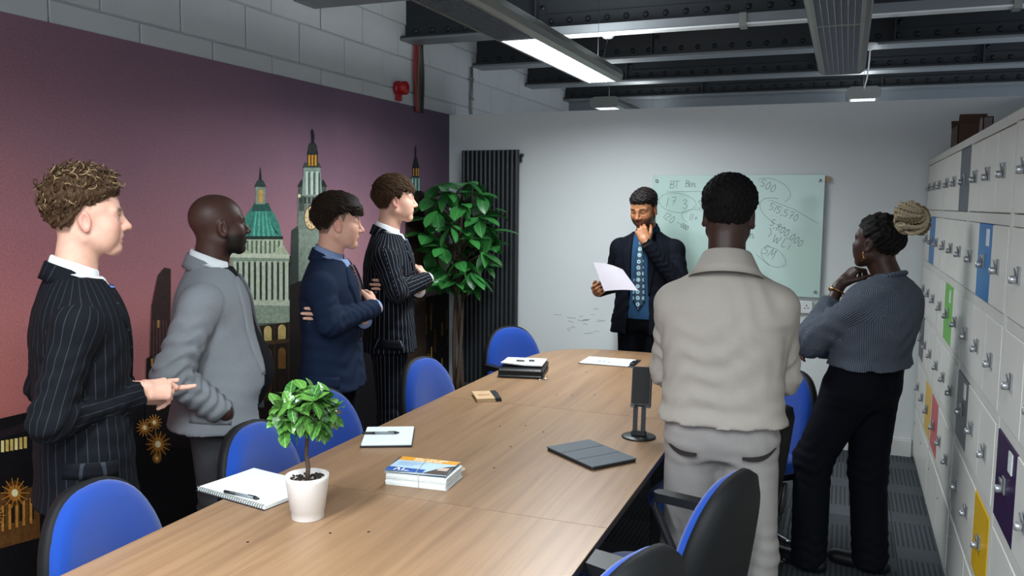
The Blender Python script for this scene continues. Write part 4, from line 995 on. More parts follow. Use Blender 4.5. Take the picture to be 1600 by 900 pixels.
# ---- head: origin between the eyes' height and the ears, +Y the face, metres
def head_mesh(o, P):
    """P: jaw, nose, brow widths, neck radius, feature options"""
    g = SDF((-.105, -.135, -.27), (.105, .14, .135), .0032)
    g.ell((0, -.018, .028), (.0755, .096, .088), 0); g.ell((0, .022, .012), (.064, .070, .082), .03)
    g.ell((0, .036, -.045), (.055*P.get('jaw', 1), .052, .062), .03)
    for sx in (-1, 1):
        g.cone((sx*.054*P.get('jaw', 1), -.002, -.062), (sx*.016, .066, -.102), .017, .015, .028)
        g.ell((sx*.042, .054, -.030), (.026, .030, .028), .025); g.ell((sx*.036, .046, -.062), (.026, .034, .034), .025)
        g.cone((sx*.046, .070, .018), (sx*.012, .087, .016), .011, .009, .016)
    g.ell((0, .076, -.098), (.021, .019, .018), .02)
    # eyes: sockets, balls with lids
    for sx in (-1, 1):
        g.ell((sx*.032, .094, -.001), (.017, .014, .012), .012, cut=True); g.ell((sx*.032, .0745, -.001), (.0145, .0135, .0118), .004)
        g.cone((sx*.044, .078, .005), (sx*.020, .086, .006), .0042, .0038, .006)
    ns = P.get('nose', 1)
    g.cone((0, .086, .008), (0, .086+.024*ns, -.030), .0085, .0115, .014); g.ell((0, .086+.022*ns, -.034), (.0115, .012, .0095), .008)
    for sx in (-1, 1): g.ell((sx*.0125*P.get('nw', 1), .090+.008*ns, -.037), (.0085, .011, .008), .006)
    for sx in (-1, 1): g.ell((sx*.007, .094+.012*ns, -.046), (.0035, .005, .004), .003, cut=True)
    g.ell((0, .080, -.062), (.026, .021, .020), .015)
    lp = P.get('lip', 1)
    g.cone((-.017, .090, -.0635), (.017, .090, -.0635), .0052*lp, .0052*lp, .006); g.cone((-.014, .090, -.0735), (.014, .090, -.0735), .0062*lp, .0062*lp, .006)
    g.cone((-.024, .099, -.0685), (.024, .099, -.0685), .0028, .0028, .003, cut=True)
    for sx in (-1, 1):
        R = rotm(sx*-20, 8, 0); c = np.array((sx*.0775, -.010, -.014))
        g.ell(c, (.0095, .0185, .032), .006, R); g.ell(c+np.array((sx*.0085, .004, .0)), (.006, .0105, .020), .004, R, cut=True)
        g.ell(c+np.array((sx*.003, .006, -.026)), (.006, .009, .009), .006)
    nr = P.get('neck', .056); nb = np.array(P['neckv'])
    g.cone((0, -.026, -.06), tuple(nb), nr*.98, nr*1.06, .03); g.cone((0, .0, -.12), tuple(nb*.5+np.array((0, .022, -.1))), .02, .016, .03)
    V, F = g.mesh()
    x, y, z = V.T; sk = np.array(lin(P['skin'])); C = np.tile(sk, (len(V), 1))
    def tint(m, col, amt=1.): C[:] = C*(1-(m*amt)[:, None])+np.array(lin(col) if isinstance(col, str) else col)*(m*amt)[:, None]
    ch = np.exp(-(((np.abs(x)-.046)/.02)**2+((y-.07)/.03)**2+((z+.03)/.022)**2)); tint(ch, P.get('blush', P['skin']), .6)
    nt = np.exp(-((x/.016)**2+((y-.11)/.02)**2+((z+.032)/.014)**2)); tint(nt, P.get('blush', P['skin']), .6)
    ear = sstep(.074, .080, np.abs(x))*(y < .02)*(z > -.06)*(z < .04); tint(ear, P.get('blush', P['skin']), .75)
    lm = np.exp(-(np.maximum(np.abs(x)-.016, 0)/.006)**2)*np.exp(-((z+.0685)/.0085)**4)*(y > .078); tint(lm, P.get('lips', '#a5625a'), .85)
    ml = np.exp(-(np.maximum(np.abs(x)-.022, 0)/.003)**2)*np.exp(-((z+.0685)/.0018)**2)*(y > .075); tint(ml, '#2a1412', .8)
    ax = np.abs(x)-.032
    bz = .0215-.10*np.maximum(np.abs(x)-.04, 0)-.0*ax; br = np.exp(-(np.maximum(np.abs(ax)-.014, 0)/.004)**2)*np.exp(-((z-bz)/.0055)**2)*(y > .05); tint(br, P.get('hair', '#20140e'), .9)
    if P.get('eyes', 'open') == 'open':
        ey = np.exp(-((ax/.0115)**4+((z+.001)/.0048)**4))*(y > .066); tint(ey, '#cfc8c0'); ir = np.exp(-((ax/.0055)**4+((z+.001)/.0052)**4))*(y > .066); tint(ir, P.get('iris', '#2b1c14'))
        la = np.exp(-((ax/.0135)**6))*np.exp(-((z-.0042)/.0017)**2)*(y > .062); tint(la, '#120b08', .9)
    else:
        la = np.exp(-((ax/.0135)**6))*np.exp(-((z+.007+.02*np.abs(ax))/.0018)**2)*(y > .062); tint(la, '#0c0705', .95)
    b = P.get('beard', 0)
    if b:
        m = sstep(-.030, -.052, z+.0*x)*sstep(-.02, .012, y)*sstep(-.132, -.118, z); m = np.maximum(m, np.exp(-((z+.056)/.006)**2)*(np.abs(x) < .03)*(y > .07))
        m = m*(1-np.exp(-((np.abs(x)/.02)**4+((z+.069)/.0085)**4)))
        m = m*sstep(-.085, -.02, -np.abs(np.abs(x)-.03)*0+y-.0) ; tint(np.clip(m, 0, 1), P.get('hair', '#120c0a'), b)
    if P.get('goatee'):
        m = np.exp(-((x/.012)**2+((z+.098)/.013)**2))*(y > .06); tint(m, P.get('hair', '#20140e'), P['goatee'])
    if P.get('scalp'):     # cropped sides: dark skin under the hair
        m = hair_mask(x, y, z, P['scalp']); tint(np.clip(m, 0, 1), P.get('hair', '#20140e'), P.get('scalp_amt', .8))
    return V, F, C
def hairline(y, P):
    """lowest z that carries hair at depth y (front .085 .. back -.12)"""
    f = P if isinstance(P, (list, tuple)) else [(-.125, -.075), (-.09, -.075), (-.05, -.055), (-.032, -.02), (-.018, .02), (-.004, .018), (.006, -.012), (.022, -.008), (.032, .03), (.05, .05), (.075, .066), (.10, .07)]
    f = np.array(sorted(f)); return np.interp(y, f[:, 0], f[:, 1])
def hair_mask(x, y, z, P): return sstep(-.006, .006, z-hairline(y, P))
def hair_mesh(top=.02, side=.006, line=None, fr=0., bump=.0015, seed=0, h=.003, wave=None, quiff=None, round_=0., fq=1., f0=1.):
    """a cap of hair: thickness grows from the sides to the top; fr = fringe length over the forehead"""
    g = SDF((-.125, -.155, -.10), (.125, .15, .19), h); X, Y, Z = g.grid()
    g.ell((0, -.018, .028), (.0755, .096, .088), 0); g.ell((0, .022, .012), (.064, .070, .082), .03)
    up = sstep(.0, .085, Z); front_ = sstep(-.02, .075, Y)
    th = side+(top-side)*up+0*X
    if quiff: th = th+quiff*up*front_
    if round_: th = th+round_*sstep(.02, .07, Z)*sstep(.03, .075, np.abs(X)+0*Y)
    rs = np.random.default_rng(seed); n = 0
    for k in range(7):
        d = rs.normal(size=3); d /= np.linalg.norm(d)
        if wave is not None: d = d-np.array(wave)*(d@np.array(wave))*.9
        n = n+np.sin((X*d[0]+Y*d[1]+Z*d[2])*rs.uniform(150, 420)*f0*(1 if wave is None else 1.3)+rs.uniform(0, 6.3))
    zl0 = hairline(Y, line)-fr*sstep(.03, .06, Y); th = th*(.3+.7*sstep(-.002, .028, Z-zl0))
    g.D = (g.D-th+bump*n*.5*fq).astype(np.float32)
    zl = hairline(Y, line)-fr*sstep(.03, .06, Y)+.005*np.sin(X*260+seed)*sstep(.03, .06, Y)*(1 if fr else .3)+0*Z
    g.D = np.maximum(g.D, (zl-Z)*.8).astype(np.float32)
    return g.mesh()
# ---- hand: local frame, +Y along the fingers, +Z out of the back, thumb towards +X (mirror for the other hand)
def hand_mesh(W, D_, N, curl, side=1, spread=.12, thumb=(40, 25, 20), s=1., skin='#d9a58c', nail='#e0b8a6', wrist=None):
    """W wrist point, D_ finger direction, N back-of-hand normal; curl: 4 fingers x (knuckle, middle, tip) degrees"""
    W = np.array(W, float); D_ = np.array(D_, float); D_ /= np.linalg.norm(D_); N = np.array(N, float); N -= D_*(N@D_); N /= np.linalg.norm(N); Xv = np.cross(D_, N)*side
    R = np.stack([Xv, D_, N], 1)
    def T(p): return W+R @ (np.array(p, float)*s)
    segs = []; nails = []
    segs += [((0, -.03, 0), (0, .015, 0), .024, .026, .02), ((.018, .02, -.002), (.026, .085, .002), .016, .0125, .014), ((0, .015, -.002), (.004, .088, .003), .018, .0135, .014), ((-.016, .018, -.002), (-.016, .083, .001), .017, .012, .014), ((-.024, .02, -.003), (-.032, .074, -.002), .014, .011, .014)]
    base = [(.028, .086, .002), (.006, .091, .003), (-.015, .086, .001), (-.033, .076, -.002)]
    ln = [(.040, .025, .020), (.044, .029, .021), (.041, .027, .020), (.032, .021, .018)]; rr = [(.0098, .0088, .0078, .0068), (.0102, .009, .008, .007), (.0096, .0086, .0076, .0066), (.0086, .0076, .0068, .006)]
    for i in range(4):
        p = np.array(base[i]); a = 0; yw = spread*(1.5-i)*.5
        for j in range(3):
            a += math.radians(curl[i][j]); d = np.array([math.sin(yw)*math.cos(a), math.cos(yw)*math.cos(a), -math.sin(a)]); q = p+d*ln[i][j]
            segs.append((tuple(p), tuple(q), rr[i][j], rr[i][j+1], .004 if j else .008)); p = q
        nails.append((p-d*.007+np.array([0, math.sin(a), math.cos(a)])*.006, d))
    a, b, c = map(math.radians, thumb)      # opening from the palm side, flexion, tip flexion
    p = np.array((.022, .018, -.008)); d = np.array([math.sin(a), math.cos(a), -.25]); d /= np.linalg.norm(d)
    q = p+d*.044; segs.append((tuple(p), tuple(q), .0155, .0118, .014)); a2 = a-b; d2 = np.array([math.sin(a2), math.cos(a2), -.35-.3*math.sin(b)]); d2 /= np.linalg.norm(d2); q2 = q+d2*.034; segs.append((tuple(q), tuple(q2), .0116, .0102, .004))
    a3 = a2-c; d3 = np.array([math.sin(a3), math.cos(a3), -.4]); d3 /= np.linalg.norm(d3); q3 = q2+d3*.026; segs.append((tuple(q2), tuple(q3), .0102, .0078, .004))
    if wrist is not None:
        wl = R.T @ (np.array(wrist, float)-W)/s; wl = wl/np.linalg.norm(wl)*min(.09, np.linalg.norm(wl)); segs.append(((0, -.02, 0), tuple(wl), .0245, .029, .02))
    pts = np.array([T(p) for sg in segs for p in sg[:2]]); lo, hi = pts.min(0)-.04, pts.max(0)+.04
    g = SDF(lo, hi, .0028)
    for (p, q, ra, rb, k) in segs: g.cone(T(p), T(q), ra*s, rb*s, k)
    V, F = g.mesh(); C = np.tile(np.array(lin(skin)), (len(V), 1))
    for (p, d) in nails:
        m = np.exp(-(np.linalg.norm(V-T(p), axis=1)/.005)**4); C = C*(1-m[:, None]*.7)+np.array(lin(nail))*m[:, None]*.7
    return V, F, C
RELAX = [(12, 18, 10)]*4; FIST = [(70, 90, 55)]*4; GRIP = [(35, 45, 25), (38, 48, 28), (42, 50, 30), (46, 52, 30)]
def join(parts):
    V = []; F = []; C = []; o = 0
    for (v, f, c) in parts: V.append(v); F.append(f+o); C.append(c); o += len(v)
    return np.concatenate(V), np.concatenate(F), np.concatenate(C)
t = NT('skin'); ca = t.n('ShaderNodeVertexColor', layer_name='Col').outputs[0]; v = t.coord(); nz = t.noise(v, 55, 4, .6); fine = t.noise(v, 600, 2)
c = t.mix(.16, ca, t.ramp(nz, [(.3, (.3, .3, .3)), (.7, (.7, .7, .7))]), 'OVERLAY'); t.col(c); t.rough(.48); t.b.inputs['Specular IOR Level'].default_value = .38; t.bump(fine, .12, .001); M_skin = t.m
def cloth(name, color, kind='plain', c2=None, rough=.85, scale=1.):
    """fabric: plain weave, pinstripe (uv), knit ribs (uv), melange"""
    if name in MATS: return MATS[name]
    t = NT(name); uvn = t.n('ShaderNodeUVMap', uv_map='UVMap').outputs[0]; sp = t.n('ShaderNodeSeparateXYZ'); t.l(uvn, sp.inputs[0]); v = t.coord()
    nz = t.noise(v, 700, 2, .6); big = t.noise(v, 9, 3)
    b = lin(color); c = t.mix(nz, tuple(x*.8 for x in b), tuple(min(1, x*1.22) for x in b)); h = nz
    c = t.mix(t.math('MULTIPLY', big, .18), c, tuple(x*.7 for x in b))
    if kind == 'stripe':
        fr = t.math('FRACT', t.math('DIVIDE', sp.outputs[0], .021*scale)); d = t.math('ABSOLUTE', t.math('SUBTRACT', fr, .5))
        c = t.mix(t.math('MULTIPLY', t.math('LESS_THAN', d, .042), .75), c, lin(c2))
    if kind == 'knit':
        s1 = t.math('SINE', t.math('MULTIPLY', sp.outputs[0], 2*PI/(.0072*scale))); s2 = t.math('SINE', t.math('ADD', t.math('MULTIPLY', sp.outputs[1], 2*PI/(.0058*scale)), t.math('MULTIPLY', s1, 1.2)))
        h = t.math('ADD', s1, t.math('MULTIPLY', s2, .7)); mm = t.n('ShaderNodeMapRange', i_1=-1.6, i_2=1.6, i_3=.0, i_4=1.); t.l(h, mm.inputs[0])
        c = t.mix(mm.outputs[0], tuple(x*.55 for x in b), lin(c2)); c = t.mix(t.math('MULTIPLY', nz, .5), c, tuple(x*.7 for x in b))
    if kind == 'melange':
        f2 = t.noise(t.mapping(v, (1, 1, .25)), 420, 3, .8); c = t.mix(t.math('MULTIPLY', f2, .8), c, lin(c2)); h = f2
    t.col(c); t.rough(rough); t.b.inputs['Specular IOR Level'].default_value = .12
    t.bump(h, .35 if kind != 'knit' else .8, .0012 if kind != 'knit' else .0025); MATS[name] = t.m; return t.m
def bone_uv(V, F, bones, torso):
    """uv in metres: around and along the nearest limb bone, else around the trunk"""
    best = np.full(len(F), 1e9); cls = np.zeros(len(F), int); cen = V[F].mean(1)
    UV = [np.stack([np.arctan2(V[:, 0]-torso[0], -(V[:, 1]-torso[1]))*.165, V[:, 2]], 1)]
    T0 = np.sqrt(((cen[:, 0]-torso[0])/1.25)**2+((cen[:, 1]-torso[1])/.9)**2)-.155
    best = np.maximum(T0, -.02)
    for i, (a, b, r) in enumerate(bones):
        a, b = np.array(a, float), np.array(b, float); d = b-a; L = np.linalg.norm(d); d /= L
        t = np.clip((cen-a) @ d, 0, L); dist = np.linalg.norm(cen-a-t[:, None]*d, axis=1)-r
        m = dist < best; best[m] = dist[m]; cls[m] = i+1
        ref = np.array((1., 0, 0)) if abs(d[0]) < .8 else np.array((0, 1., 0)); u = np.cross(d, ref); u /= np.linalg.norm(u); w = np.cross(d, u)
        q = V-a; UV.append(np.stack([np.arctan2(q @ u, q @ w)*r, q @ d], 1))
    UV = np.stack(UV); per = np.array([.165]+[b[2] for b in bones])*2*PI
    uv = UV[cls[:, None], F]; mx = uv[:, :, 0].max(1); wrap = (mx-uv[:, :, 0].min(1)) > per[cls]*.5
    fix = wrap[:, None] & (uv[:, :, 0] < 0); uv[:, :, 0] = uv[:, :, 0]+fix*per[cls][:, None]
    return uv.reshape(-1, 2)
def folds(X, Y, Z, centre, dirn, amp, lam, rad, seed=0):
    """cloth creases fading away from a joint"""
    c = centre; d = np.array(dirn, float); d /= np.linalg.norm(d); e = np.cross(d, (.3, .5, .8)); e /= np.linalg.norm(e)
    px, py, pz = X-c[0], Y-c[1], Z-c[2]; u = px*d[0]+py*d[1]+pz*d[2]; w = px*e[0]+py*e[1]+pz*e[2]
    m = np.exp(-(px*px+py*py+pz*pz)/rad**2)
    return amp*m*np.sin(2*PI*u/lam+2.2*np.sin(w*2*PI/(lam*2.4)+seed)+seed)
def strip(fld, pairs, n=4, off=.004, thick=.003, sub=4, axis='y'):
    """a flat piece (lapel, tie, placket) laid on the front of a field; pairs of (x,z) edges from top to bottom"""
    P = []
    for i in range(len(pairs)-1):
        for k in range(sub):
            u = k/sub; P.append([np.array(pairs[i][j])*(1-u)+np.array(pairs[i+1][j])*u for j in (0, 1)])
    P.append([np.array(pairs[-1][0]), np.array(pairs[-1][1])])
    V = []; last = .1
    for a, b in P:
        for k in range(n+1):
            q = a+(b-a)*k/n; y = fld.front(q[0], q[1]) if axis == 'y' else fld.side(q[0], q[1]); y = last if y is None else y; last = y; V.append((q[0], y+off, q[1]))
    V = np.array(V); m = len(P); G = V.reshape(m, n+1, 3)
    if m > 3: G[1:-1, :, 1] = (G[:-2, :, 1]+2*G[1:-1, :, 1]+G[2:, :, 1])/4
    V = G.reshape(-1, 3); B = V-np.array((0, thick+off, 0)); o = len(V); F = []
    for i in range(m-1):
        for k in range(n): a = i*(n+1)+k; F += [(a, a+1, a+n+2, a+n+1), (o+a, o+a+n+1, o+a+n+2, o+a+1)]
    rim = [k for k in range(n+1)]+[i*(n+1)+n for i in range(1, m)]+[(m-1)*(n+1)+k for k in range(n-1, -1, -1)]+[i*(n+1) for i in range(m-2, 0, -1)]
    F += [(rim[i], o+rim[i], o+rim[(i+1) % len(rim)], rim[(i+1) % len(rim)]) for i in range(len(rim))]
    VV = np.concatenate([V, B])
    if axis == 'x': VV = VV[:, [1, 0, 2]]
    return VV, F, [(VV[i][0], VV[i][2]) for f in F for i in f]
def collar(c, r0, r1, hgt, gap, tilt=12., leaf=.03, th=.004, flare=.012, ry=1.):
    """folded shirt collar: stand + turned-down leaf around the neck; gap = half opening at the front (deg)"""
    n = 40; prof = [(r0, -.012), (r0-.002, hgt*.6), (r0, hgt), (r0+.004, hgt+.003), (r0+.008, hgt-.001), (r1+flare*.5, hgt-leaf*.6), (r1+flare, hgt-leaf), (r1+flare-.004, hgt-leaf+.001), (r0+.004, hgt-.006)]
    V = []; F = []; m = len(prof); tl = math.radians(tilt)
    for i in range(n+1):
        a = math.radians(90+gap+(360-2*gap)*i/n); fr = max(0, math.sin(a))
        for (r, z) in prof:
            x, y = r*math.cos(a), r*ry*math.sin(a); zz = z-(leaf*.55*fr**3 if z < hgt*.55 and r > r0+.003 else 0)-.004*fr
            V.append((c[0]+x, c[1]+y*math.cos(tl)+zz*math.sin(tl)*.3, c[2]+zz-y*math.sin(tl)))
    for i in range(n):
        for k in range(m): F.append((i*m+k, i*m+(k+1) % m, (i+1)*m+(k+1) % m, (i+1)*m+k))
    F += [tuple(range(m)), tuple(range((n+1)*m-1, n*m-1, -1))]
    return V, [f[::-1] for f in F]

def strands(n, comb, seed, thick, line=None, fr=0., ln=(.04, .08), r=.0011, up=.006, keep=None):
    """fine locks of hair lying over the cap, combed along a flow"""
    rs = np.random.default_rng(seed); mb = MB(); c = A3_(0, -.012, .028); rad = A3_(.0765, .098, .089)
    k = 0
    while k < n:
        d = rs.normal(size=3); d /= np.linalg.norm(d); p = c+d*rad
        zl = float(hairline(p[1], line))-(fr if p[1] > .045 else 0)
        if p[2] < zl+.006: continue
        k += 1; L = rs.uniform(*ln)*(1 if p[2] > .05 else .6); pts = []; th = (thick[1]+(thick[0]-thick[1])*float(sstep(0, .085, p[2]))); v = np.array(comb(p), float)+rs.normal(size=3)*.22
        q = p.copy()
        for i in range(7):
            e = (q-c)/rad; e /= np.linalg.norm(e); nrm = e/rad; nrm /= np.linalg.norm(nrm); t = v-nrm*(v@nrm); t /= np.linalg.norm(t)+1e-6
            zl = float(hairline(q[1], line))-(fr if q[1] > .045 else 0)
            pts.append(c+e*rad+nrm*(th*(.75+.35*math.sin(PI*i/6))+rs.uniform(0, up)*.4))
            q = c+e*rad+t*L/6
            if q[2] < zl-.002 and i > 1: break
        if len(pts) > 2: mb.tube(pts, [r]*(len(pts)-1)+[r*.3], 4, cap=False)
    return mb.v, mb.f
def A3_(*p): return np.array(p, float)
# ================================================================== PEOPLE: the seven in the photograph
def A3(*p): return np.array(p, float)
def put_mesh(name, VF, m, parent, uv=None, col=None, smooth=True):
    V, F = VF[0], VF[1]; me = newmesh(name, V, F, smooth, uv=uv, col=col); return link(name, me, parent, m)
def person(label, loc, face, s, J, head, skin, outfit, girth=1., belly=0., lean=0., hands=(), neckr=.056, sh=.0):
    """J: joints in the person's own frame (x right, y forward, z up, metres); head: (centre, yaw, pitch, roll, P)"""
    rz = math.atan2(-face[0], face[1])
    Hc, yaw, pitch, roll, P = head; Rh = rotm(yaw, pitch, roll); Hc = np.array(Hc, float)
    def cy(z): return lean*(z/s-.95)
    nb = A3(0, cy(1.46*s)-.012, 1.445*s)
    P = dict(P); P['skin'] = skin; P['neckv'] = Rh.T @ (nb-Hc); P['neck'] = neckr
    hv, hf, hc = head_mesh(None, P); hv = hv @ Rh.T+Hc
    parts = [(hv, hf, hc)]
    for h in hands: parts.append(hand_mesh(**h, skin=P.get('handskin', skin), nail=P.get('nail', '#e6c2b0')))
    # the body under the clothes
    W_ = outfit.get('shoulder', .185)
    secs = [(z*s, 0, cy(z*s)+(belly*.45*math.exp(-((z-1.04)/.12)**2)), w*girth, d*girth+belly*.55*math.exp(-((z-1.04)/.13)**2)) for (z, w, d) in
            ((.80, .192, .128), (.92, .192, .130), (1.0, .184, .124), (1.10, .176, .120), (1.2, .186, .128), (1.30, .190, .128), (1.37, .172, .114), (1.42, .125, .094), (1.465, .075, .072))]
    pts = np.array([J[k] for k in J]); lo = np.minimum(pts.min(0), (-.27, -.24, 0))-.10; hi = np.maximum(pts.max(0), (.27, .26, 1.5*s))+.10
    b = SDF((lo[0], lo[1], 0), (hi[0], hi[1], 1.56*s), .016); b.loft([r for r in secs if r[0] > .87*s], 0, off=-.045)
    for q in 'RL':
        b.cone(nb-A3(0, 0, .03), J['S'+q], .045, .045, .04); b.chain([J['S'+q], J['E'+q], J['W'+q]], [.045, .034, .026], .02); b.chain([J['H'+q], J['K'+q], J['A'+q]], [.075, .05, .04], .03)
    b.cone(nb-A3(0, 0, .06), nb+A3(0, 0, .02), .05, .045, .03)
    bv, bf = b.mesh(); parts.append((bv, bf, np.tile(np.array(lin(skin)), (len(bv), 1))))
    V, F, C = join(parts); me = newmesh('person', V, F, True, col=C)
    body = link('person', me, None, M_skin); body.location = (loc[0], loc[1], 0); body.rotation_euler = (0, 0, rz); tag(body, label, 'person', 'people standing around the table')
    bones = [(J['S'+q], J['E'+q], .062) for q in 'RL']+[(J['E'+q], J['W'+q], .05) for q in 'RL']
    rr = outfit.get('sleeve', (.066, .056, .043)); hem = outfit.get('hem', .80)*s; kind = outfit['kind']
    topz = outfit.get('topz', 1.462)*s
    o_secs = [r for r in secs if hem < r[0] < topz]; first = min(o_secs); fl = outfit.get('flare', .01)
    o_secs.append((hem, 0, first[2], first[3]+fl, first[4]+fl*.7)); lastS = max(secs); o_secs.append((topz, 0, cy(topz), .078, .074))
    g = SDF((lo[0], lo[1], hem-.03), (hi[0], hi[1], 1.56*s), .0075)
    g.loft(o_secs, 0, off=outfit.get('ease', .012))
    for q in 'RL': g.cone(nb+A3(0, 0, -.028), J['S'+q]+A3(0, 0, .0), .06, rr[0]*.98, .05)
    tor = SDF.__new__(SDF); tor.__dict__ = dict(g.__dict__); tor.D = g.D.copy()
    for q in 'RL':
        ga = SDF((lo[0], lo[1], hem-.03), (hi[0], hi[1], 1.56*s), .0075); Sx = np.array(J['S'+q], float)
        Wq = np.array(J['E'+q])+(np.array(J['W'+q])-np.array(J['E'+q]))*outfit.get('send', {}).get(q, 1.); ga.chain([J['S'+q], J['E'+q], Wq], rr, .025)
        d = np.array(J['W'+q])-np.array(J['E'+q]); d /= np.linalg.norm(d); X, Y, Z = ga.grid()
        if outfit.get('cuff', True):
            pl = (X-Wq[0])*d[0]+(Y-Wq[1])*d[1]+(Z-Wq[2])*d[2]; ga.D = np.maximum(ga.D, pl).astype(np.float32)
        am = outfit.get('fold', .0045)
        if am:
            E_ = np.array(J['E'+q]); ud = (E_-Sx)/np.linalg.norm(E_-Sx)
            ga.D = (ga.D+folds(X, Y, Z, E_, d+ud, am, .045, .11, 1.)+folds(X, Y, Z, E_*.4+Wq*.6, d, am*.7, .04, .12, 2.)+folds(X, Y, Z, Sx*.45+E_*.55, ud+A3(.5, .2, 0), am*.7, .055, .12, 3.)).astype(np.float32)
        kk = .006+.05*np.exp(-((X-Sx[0])**2+(Y-Sx[1])**2+(Z-Sx[2]+.0)**2)/.085**2)
        g.put((slice(None),)*3, ga.D, kk.astype(np.float32))
    X, Y, Z = g.grid()
    if outfit.get('vee'):           # front opening: half width by height
        vz, vw = zip(*sorted([(z*s, w) for (z, w) in outfit['vee']])); vc = outfit.get('veec', 0.)
        w = np.interp(Z, vz, vw); cutd = np.maximum(np.maximum(np.abs(X-vc)-w, -(Y-cy(1.2*s)-.02)), np.maximum(vz[0]-Z, Z-1.6*s))
        tD = np.maximum(tor.D, -cutd)
        # keep the arms whole where they cross the opening
        armonly = np.where(g.D < tor.D-.004, g.D, 1.); g.D = np.minimum(tD, armonly).astype(np.float32)
    if outfit.get('tfold', .003):
        a = outfit.get('tfold', .003)
        g.warp(lambda X, Y, Z: folds(X, Y, Z, (0.1, .1, 1.02*s), (.25, 0, 1), a, .075, .22, 4.)+folds(X, Y, Z, (-.1, -.1, 1.1*s), (-.3, .1, 1), a, .08, .22, 5.)+folds(X, Y, Z, (.12, -.08, 1.28*s), (1, .2, .6), a*.8, .07, .16, 6.))
    if outfit.get('band'):
        g.warp(lambda X, Y, Z: .006*np.exp(-((Z-hem-.05)/.02)**2)*np.exp(-(X*X+Y*Y)/.35**2))
    gv, gf = g.mesh(); uv = bone_uv(gv, gf, bones, (0, cy(1.2*s)))
    jk = put_mesh(outfit.get('name', 'jacket'), (gv, gf), outfit['mat'], body, uv=uv)
    if outfit.get('lab'): jk['label'] = outfit['lab']
    # trousers
    tr = SDF((lo[0], lo[1], 0), (hi[0], hi[1], 1.12*s), .009)
    tw = outfit.get('hipw', 1.)
    tr.loft([(z*s, 0, cy(z*s), w*girth*tw, d*girth*tw) for (z, w, d) in ((.82, .150, .100), (.88, .178, .122), (.96, .180, .124), (1.04, .170, .116), (1.08, .166, .112))], 0)
    lr = outfit.get('leg', (.097, .074, .066))
    for q in 'RL':
        ankle = np.array(J['A'+q]); tr.chain([J['H'+q], J['K'+q], tuple(ankle-A3(0, 0, .06))], lr, .035)
    X, Y, Z = tr.grid(); fo = 0
    for q in 'RL':
        K_ = J['K'+q]; fo = fo+folds(X, Y, Z, K_, (0, .3, 1), .005, .055, .12, 1.)+folds(X, Y, Z, J['A'+q], (0.1, .2, 1), .006, .05, .12, 2.)+folds(X, Y, Z, J['H'+q], (.6, .2, 1), .004, .06, .12, 3.)
    tr.D = np.maximum(tr.D+fo, .035-Z).astype(np.float32); tv, tf = tr.mesh()
    uvt = bone_uv(tv, tf, [(J['H'+q], J['K'+q], .085) for q in 'RL']+[(J['K'+q], J['A'+q], .07) for q in 'RL'], (0, 0))
    put_mesh('trousers', (tv, tf), outfit['trousers'], body, uv=uvt)
    for q in 'RL':
        a = np.array(J['A'+q]); fd = outfit.get('feet', {}).get(q, A3(.0, 1, 0)); fd = np.array(fd, float)/np.linalg.norm(fd)
        f = SDF(a-A3(.16, .16, .1)+fd*.06, a+A3(.16, .16, .12)+fd*.06, .007)
        f.cone(A3(a[0], a[1], .04)-fd*.045, A3(a[0], a[1], .038)+fd*.15, .041, .038, .02, flat=((0, 0, 1), .85)); f.cone(A3(a[0], a[1], .05), A3(a[0], a[1], .11), .042, .044, .03)
        X, Y, Z = f.grid(); f.D = np.maximum(f.D, .002-Z).astype(np.float32); put_mesh('shoe', f.mesh(), outfit.get('shoes', MATS['black_leather']), body)
    # shirt, collar, tie, lapels
    if kind == 'suit':
        sh_ = SDF((-.24*girth, lo[1], .9*s), (.24*girth, hi[1], 1.56*s), .0085); sh_.loft([(z, x, y, w, d) for (z, x, y, w, d) in secs], 0, off=outfit.get('shirt_off', .002)); inner = sh_
        for q in 'RL':
            pass
        sv = sh_.mesh(); put_mesh(outfit.get('inner', 'shirt'), sv, outfit['shirt'], body, uv=bone_uv(sv[0], sv[1], [], (0, 0)))
        for q in 'RL':
            if q in outfit.get('cuffs', ''):
                d = np.array(J['W'+q])-np.array(J['E'+q]); d /= np.linalg.norm(d); m_ = MB(); m_.tube([np.array(J['W'+q])-d*.02, np.array(J['W'+q])+d*.014], [.036, .035], 20); put_mesh('shirt_cuff', (m_.v, m_.f), outfit.get('cuffmat', outfit['shirt']), body)
        cv, cf = collar(nb+A3(0, .004, .030), neckr+.006, neckr+.012, .034, outfit.get('cgap', 14), tilt=outfit.get('ctilt', 20), leaf=.036, flare=.014)
        put_mesh('shirt_collar', (cv, cf), outfit.get('collarmat', outfit['shirt']), body)
        cv, cf = collar(nb+A3(0, -.006, .010), neckr+.014, neckr+.024, .032, 40, tilt=22, leaf=.055, flare=.012)
        uvc = [(cv[i][0]*1.0, cv[i][1]) for f_ in cf for i in f_]; put_mesh('jacket_collar', (cv, cf), outfit['mat'], body, uv=uvc)
        for sx in (-1, 1):
            pr = [((sx*a*girth+outfit.get('veec', 0), z*s), (sx*b_*girth+outfit.get('veec', 0), z2*s)) for (a, z, b_, z2) in outfit['lapel']]
            v_, f_, u_ = strip(tor, pr, 4, .0065, .004); put_mesh('lapel', (v_, f_), outfit['mat'], body, uv=u_)
